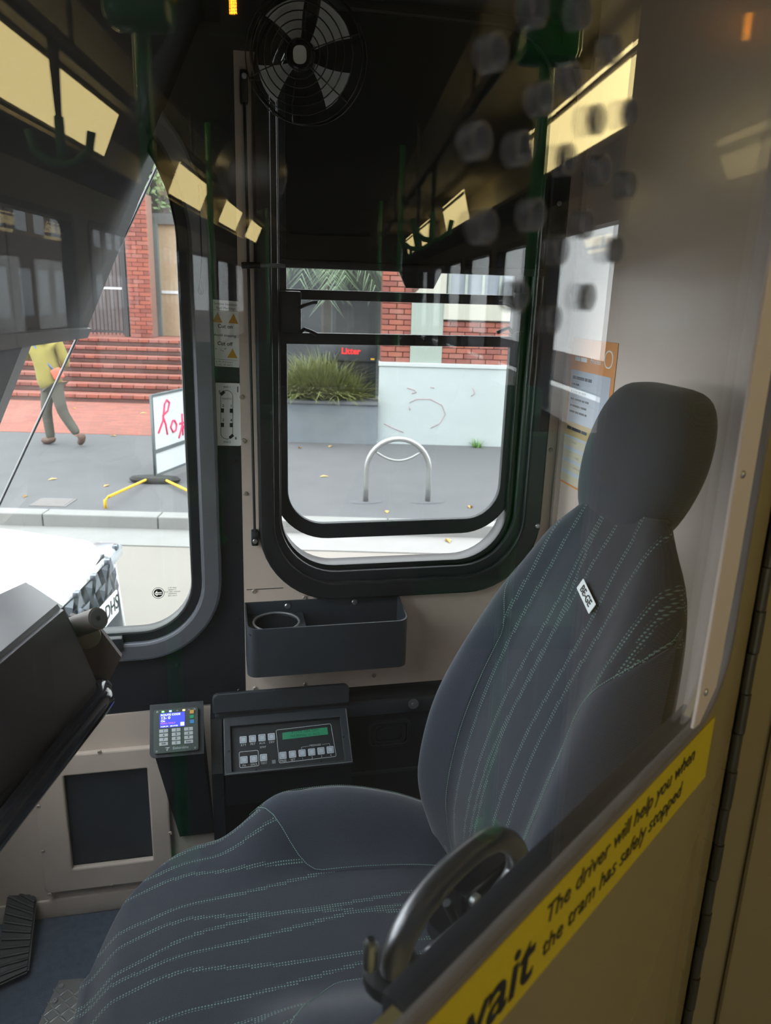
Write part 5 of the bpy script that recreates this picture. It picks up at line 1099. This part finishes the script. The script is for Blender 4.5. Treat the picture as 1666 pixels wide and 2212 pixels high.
sp((.30, .62), (.27, .55), (.30, .48), (.34, .49), (.355, .56), (.33, .62), (.30, .62)); sp((.44, .68), (.44, .55), (.44, .40)); sp((.40, .56), (.50, .56)); sp((.44, .54), (.38, .38)); sp((.46, .52), (.50, .36))
part('sprayed_letters', b, 'redspray', sg, 'all')
b = nb(); bc = sb0 + V((0, 0, .045)); lathe(b, [(.30, -.03), (.32, 0), (.28, .03), (.1, .04)], Matrix.Translation(bc) @ Matrix.Rotation(R(-12), 4, 'Z') @ Matrix.Diagonal((1, .35, 1, 1)), 18); part('rubber_base', b, 'tyre', sg)
lg = [gz(228, 1080, GZ + .10), gz(228, 1098, GZ)]
b = nb(); tube(b, [lg[1], lg[1] + V((0, 0, .09)), lg[0] + V((.03, .01, .03)), bc + V((-.08, 0, .0)), bc], .016, 8); part('leg', b, 'yleg', sg, 'all')
rgt = gz(412, 1063, GZ + .06); b = nb(); tube(b, [bc, bc + V((.1, -.02, 0)), rgt, rgt + V((.25, -.12, -.02)), rgt + V((.25, -.12, -.06))], .016, 8); part('leg', b, 'yleg', sg, 'all')
# person walking
pf_ = gz(122, 962, GZ); ps = thing('person', 'walking person in olive yellow hooded jacket holding a camera', 'person', pf_)
K_ = 1.05
def P3(x, y, z): return tuple(pf_ + (f1 * x + f2 * y + V((0, 0, z))) * K_)
hip = (0, 0, .95)
body = skin('body', [(P3(0, 0, .98), .10), (P3(-.04, 0, 1.25), .11), (P3(-.06, 0, 1.45), .10), (P3(-.07, -.01, 1.54), .055), (P3(-.085, .02, 1.66), (.078, .095)), (P3(-.09, .02, 1.75), .07), (P3(-.25, 0, 1.45), .05), (P3(-.33, .05, 1.22), .042), (P3(-.20, .20, 1.55), .032), (P3(.14, 0, 1.44), .05), (P3(.20, .02, 1.18), .042), (P3(.12, .18, 1.10), .032), (P3(-.05, .03, .92), .075), (P3(-.12, .05, .50), .055), (P3(-.09, .06, .09), .04), (P3(.07, -.03, .92), .075), (P3(.12, -.02, .50), .055), (P3(.33, -.04, .14), .04)],
     [(0, 1), (1, 2), (2, 3), (3, 4), (4, 5), (2, 6), (6, 7), (7, 8), (2, 9), (9, 10), (10, 11), (0, 12), (12, 13), (13, 14), (0, 15), (15, 16), (16, 17)], 'skin', ps)
skin('jacket', [(P3(.0, 0, .76), (.24, .18)), (P3(-.01, 0, 1.0), (.235, .18)), (P3(-.05, 0, 1.28), (.24, .17)), (P3(-.06, 0, 1.42), (.20, .14)), (P3(-.06, -.01, 1.53), (.085, .08)), (P3(-.27, -.01, 1.43), .10), (P3(-.36, .04, 1.20), .095), (P3(-.24, .17, 1.46), .050), (P3(.15, -.01, 1.42), .085), (P3(.22, .02, 1.17), .075), (P3(.14, .17, 1.09), .050)], [(0, 1), (1, 2), (2, 3), (3, 4), (3, 5), (5, 6), (6, 7), (3, 8), (8, 9), (9, 10)], 'jacket', ps)
skin('hood', [(P3(-.16, -.10, 1.49), .055), (P3(-.05, -.15, 1.45), .075), (P3(.06, -.12, 1.50), .055)], [(0, 1), (1, 2)], 'jacket', ps, 1)
skin('trousers', [(P3(0, 0, .95), (.17, .13)), (P3(-.06, .03, .78), .105), (P3(-.12, .05, .50), .080), (P3(-.095, .06, .07), .066), (P3(.08, -.03, .82), .105), (P3(.14, -.03, .48), .080), (P3(.335, -.045, .165), .064)], [(0, 1), (1, 2), (2, 3), (0, 4), (4, 5), (5, 6)], 'trousers', ps)
skin('boot', [(P3(-.07, .05, .12), .066), (P3(-.07, .05, .06), .064), (P3(-.17, .08, .055), .062), (P3(-.25, .10, .045), .046)], [(0, 1), (1, 2), (2, 3)], 'boots', ps)
skin('boot', [(P3(.35, -.05, .18), .066), (P3(.40, -.05, .14), .064), (P3(.37, -.03, .07), .060), (P3(.32, -.02, .035), .044)], [(0, 1), (1, 2), (2, 3)], 'boots', ps)
skin('hair', [(P3(-.07, -.02, 1.70), .085), (P3(-.085, 0, 1.77), .088)], [(0, 1)], 'hair', ps)
hd_ = P3(-.20, .21, 1.57)
for k, (dx, dz) in enumerate(((-.02, .07), (0, .078), (.02, .074), (.04, .062))): skin('finger', [(P3(-.20 + dx * .6, .21, 1.57), .012), (P3(-.20 + dx, .235, 1.57 + dz * .6), .011), (P3(-.185 + dx, .25, 1.57 + dz), .009)], [(0, 1), (1, 2)], 'skin', ps)
skin('thumb', [(P3(-.19, .20, 1.56), .014), (P3(-.15, .22, 1.585), .012), (P3(-.13, .24, 1.61), .010)], [(0, 1), (1, 2)], 'skin', ps)
b = nb(); box(b, (-.07, -.03, -.05), (.07, .03, .05), Matrix.Translation(P3(-.16, .27, 1.62)) @ SM, .008); cyl(b, V(P3(-.16, .29, 1.62)), V(P3(-.18, .37, 1.62)), .032, 12)
solo('hand_camera', b, 'blackpl', 'black camera held up to the walking person face', 'camera')
b = nb(); tube(b, [P3(-.17, -.10, 1.50), P3(-.10, -.162, 1.38), P3(.02, -.168, 1.20), P3(.13, -.15, 1.06)], .014, 6); part('strap', b, 'strap', ps, 'all')
b = nb(); box(b, (-.07, -.05, -.08), (.07, .05, .08), Matrix.Translation(P3(.17, -.15, 1.02)) @ SM @ Matrix.Rotation(R(-25), 4, 'Y'), .03, 3); part('hip_pouch', b, 'pouch', ps, 'all')

# parked white car: local x = forward (+u), y = +v, z up from the road
cr = thing('white_car', 'white car with a faceted dark grille waiting beside the tram', 'car', S(-2.6, 3.5, RZ))
CMx = SM @ Matrix.Translation((-1.50, 3.50, RZ))
def nose(y): return -.06 * (abs(y) / .93) ** 2 - .15 * (abs(y) / .93) ** 8
rows = []
for i in range(15):
    y = -.93 + 1.86 * i / 14; rows.append([CMx @ V((nose(y) * (1 - .35 * t) - 1.55 * t + (.0 if t else -.01), y * (1 - .03 * t), 1.00 + .17 * t ** .7 - .10 * (abs(y) / .93) ** 4 * (1 - .3 * t) - .05 * max(0, 1 - t * 12))) for t in (0, .02, .05, .1, .2, .35, .5, .7, 1)])
b = nb(); grid(b, rows); bmesh.ops.recalc_face_normals(b, faces=b.faces); bmesh.ops.solidify(b, geom=b.faces[:], thickness=.02); part('bonnet', b, 'carw', cr, 'all')
def band(x_off, z0, z1, ya=-.93, yb=.93, dx=0.0, n=14):
    bm = nb(); rows_ = []
    for i in range(n + 1):
        y = ya + (yb - ya) * i / n; rows_.append([CMx @ V((nose(y) + x_off + dx * t, y, z0 + (z1 - z0) * t)) for t in (0, .5, 1)])
    grid(bm, rows_); bmesh.ops.recalc_face_normals(bm, faces=bm.faces); bmesh.ops.solidify(bm, geom=bm.faces[:], thickness=.03); return bm
part('grille_back', band(.0, .66, .97, -.80, .80, -.03), 'carb', cr, 'all')
part('bumper', band(.05, .20, .67, -.93, .93, -.03), 'carb', cr, 'all')
part('bumper_corner', band(.06, .30, .93, .80, .93, -.05, 4), 'carw', cr, 'all')
part('bumper_corner', band(.06, .30, .93, -.93, -.80, -.05, 4), 'carw', cr, 'all')
ft = nb(); v4 = [ft.verts.new(x) for x in ((0, -.055, 0), (0, .055, 0), (.0, 0, .10), (.014, 0, .03))]
for f in ((0, 1, 3), (1, 2, 3), (2, 0, 3), (0, 2, 1)): ft.faces.new([v4[i] for i in f])
bmesh.ops.recalc_face_normals(ft, faces=ft.faces); fme = _mesh('grille_facet', ft, 'chrome', False)
for r_ in range(3):
    for k in range(12):
        y = -.72 + k * .13 + (.065 if r_ % 2 else 0)
        if abs(y) > .76: continue
        sl = math.atan2((nose(y + .02) - nose(y - .02)), .04)
        piece('grille_facet', fme, CMx @ Matrix.Translation((nose(y) + .006, y, .675 + r_ * .095)) @ Matrix.Rotation(-sl, 4, 'Z') @ Matrix.Rotation(math.pi if (k + r_) % 2 else 0, 4, 'X') @ Matrix.Translation((0, 0, -.09 if (k + r_) % 2 else 0)), cr)
for k in range(7):
    y = -.72 + k * .24; b = nb(); box(b, (nose(y), y - .02, .955), (nose(y) + .03, y + .02, .985), CMx, .004); part('grille_accent', b, 'chrome', cr)
b = nb(); cyl(b, CMx @ V((.02, 0, .83)), CMx @ V((.035, 0, .83)), .065, 4); part('badge', b, 'chrome', cr, False)
yp = .10; b = nb(); pxp = CMx.inverted() @ hit(226, 1328, CMx @ V((.075, 0, 0)), f1); PMt = CMx @ Matrix.Translation((.075, pxp.y, pxp.z)) @ Matrix(((0, 0, 1, 0), (1, 0, 0, 0), (0, 1, 0, 0), (0, 0, 0, 1)))
plate(b, [rrect(-.19, -.065, .19, .065, .008)], PMt, .006); pt2 = part('number_plate', b, 'plate', cr, False, 'white number plate ending in DHS')
b = nb(); text(b, '-DHS', .115, PMt @ Matrix.Translation((.075, 0, .008)), depth=.001, sx=.9); part('plate_lettering', b, 'ink', pt2, False)
rows = []
for zz, y_, xb in ((.25, .90, -.40), (.6, .93, -.40), (.95, .90, -.42)): rows.append([CMx @ V((x, y_, zz)) for x in (xb, -1.2, -2.2, -3.2, -4.3)])
for sgn in (1, -1):
    b = nb(); grid(b, [[CMx @ V(((CMx.inverted() @ p).x, (CMx.inverted() @ p).y * sgn, (CMx.inverted() @ p).z)) for p in r_] for r_ in rows]); bmesh.ops.recalc_face_normals(b, faces=b.faces); bmesh.ops.solidify(b, geom=b.faces[:], thickness=.03); part('side_panel', b, 'carw', cr, 'all')
b = nb(); hexa(b, [CMx @ V(p) for p in ((-1.5, -.85, 1.10), (-4.3, -.85, 1.10), (-4.3, .85, 1.10), (-1.5, .85, 1.10), (-2.2, -.68, 1.68), (-3.9, -.68, 1.68), (-3.9, .68, 1.68), (-2.2, .68, 1.68))]); part('cabin', b, 'carb', cr, False)
b = nb(); hexa(b, [CMx @ V(p) for p in ((-2.15, -.70, 1.66), (-3.95, -.70, 1.66), (-3.95, .70, 1.66), (-2.15, .70, 1.66), (-2.3, -.66, 1.72), (-3.8, -.66, 1.72), (-3.8, .66, 1.72), (-2.3, .66, 1.72))]); part('roof', b, 'carw', cr, False)
b = nb(); hexa(b, [CMx @ V(p) for p in ((-.5, -.86, .25), (-4.3, -.86, .25), (-4.3, .86, .25), (-.5, .86, .25), (-.6, -.86, 1.0), (-4.3, -.86, 1.1), (-4.3, .86, 1.1), (-.6, .86, 1.0))]); part('lower_body', b, 'carb', cr, False)
for x in (-.95, -3.6):
    for y in (-.80, .80): b = nb(); cyl(b, CMx @ V((x, y - .1, .34)), CMx @ V((x, y + .1, .34)), .34, 24); part('wheel', b, 'tyre', cr)
for y in (-.70, .70): b = nb(); box(b, (nose(y) - .15, y - .12, .88), (nose(y) + .02, y + .12, .97), CMx, .02); part('headlamp', b, 'lampg', cr)

# houses added across the street behind the camera to cut the sky light
for k in range(12):
    g_ = thing('added_terrace_house', 'added plain dark brick terrace house cutting sky light across the street behind the tram', 'house', S(-8 + 7 * k, -11, RZ), 'houses across the street')
    b = nb(); box(b, (-11.4 + 7 * k, -16, RZ), (-4.6 + 7 * k, -10.5, RZ + 8.5 + (k % 2)), SM); part('house_wall', b, mat('dark_brick_terrace', (.10, .075, .065), .9, var=.25, scale=3), g_, False)
    for i in range(3):
        for j in range(2): b = nb(); box(b, (-10.6 + 7 * k + 2.2 * i, -10.52, RZ + 1.2 + 3.2 * j), (-9.3 + 7 * k + 2.2 * i, -10.48, RZ + 3.0 + 3.2 * j), SM); part('house_window', b, 'winf', g_, False)
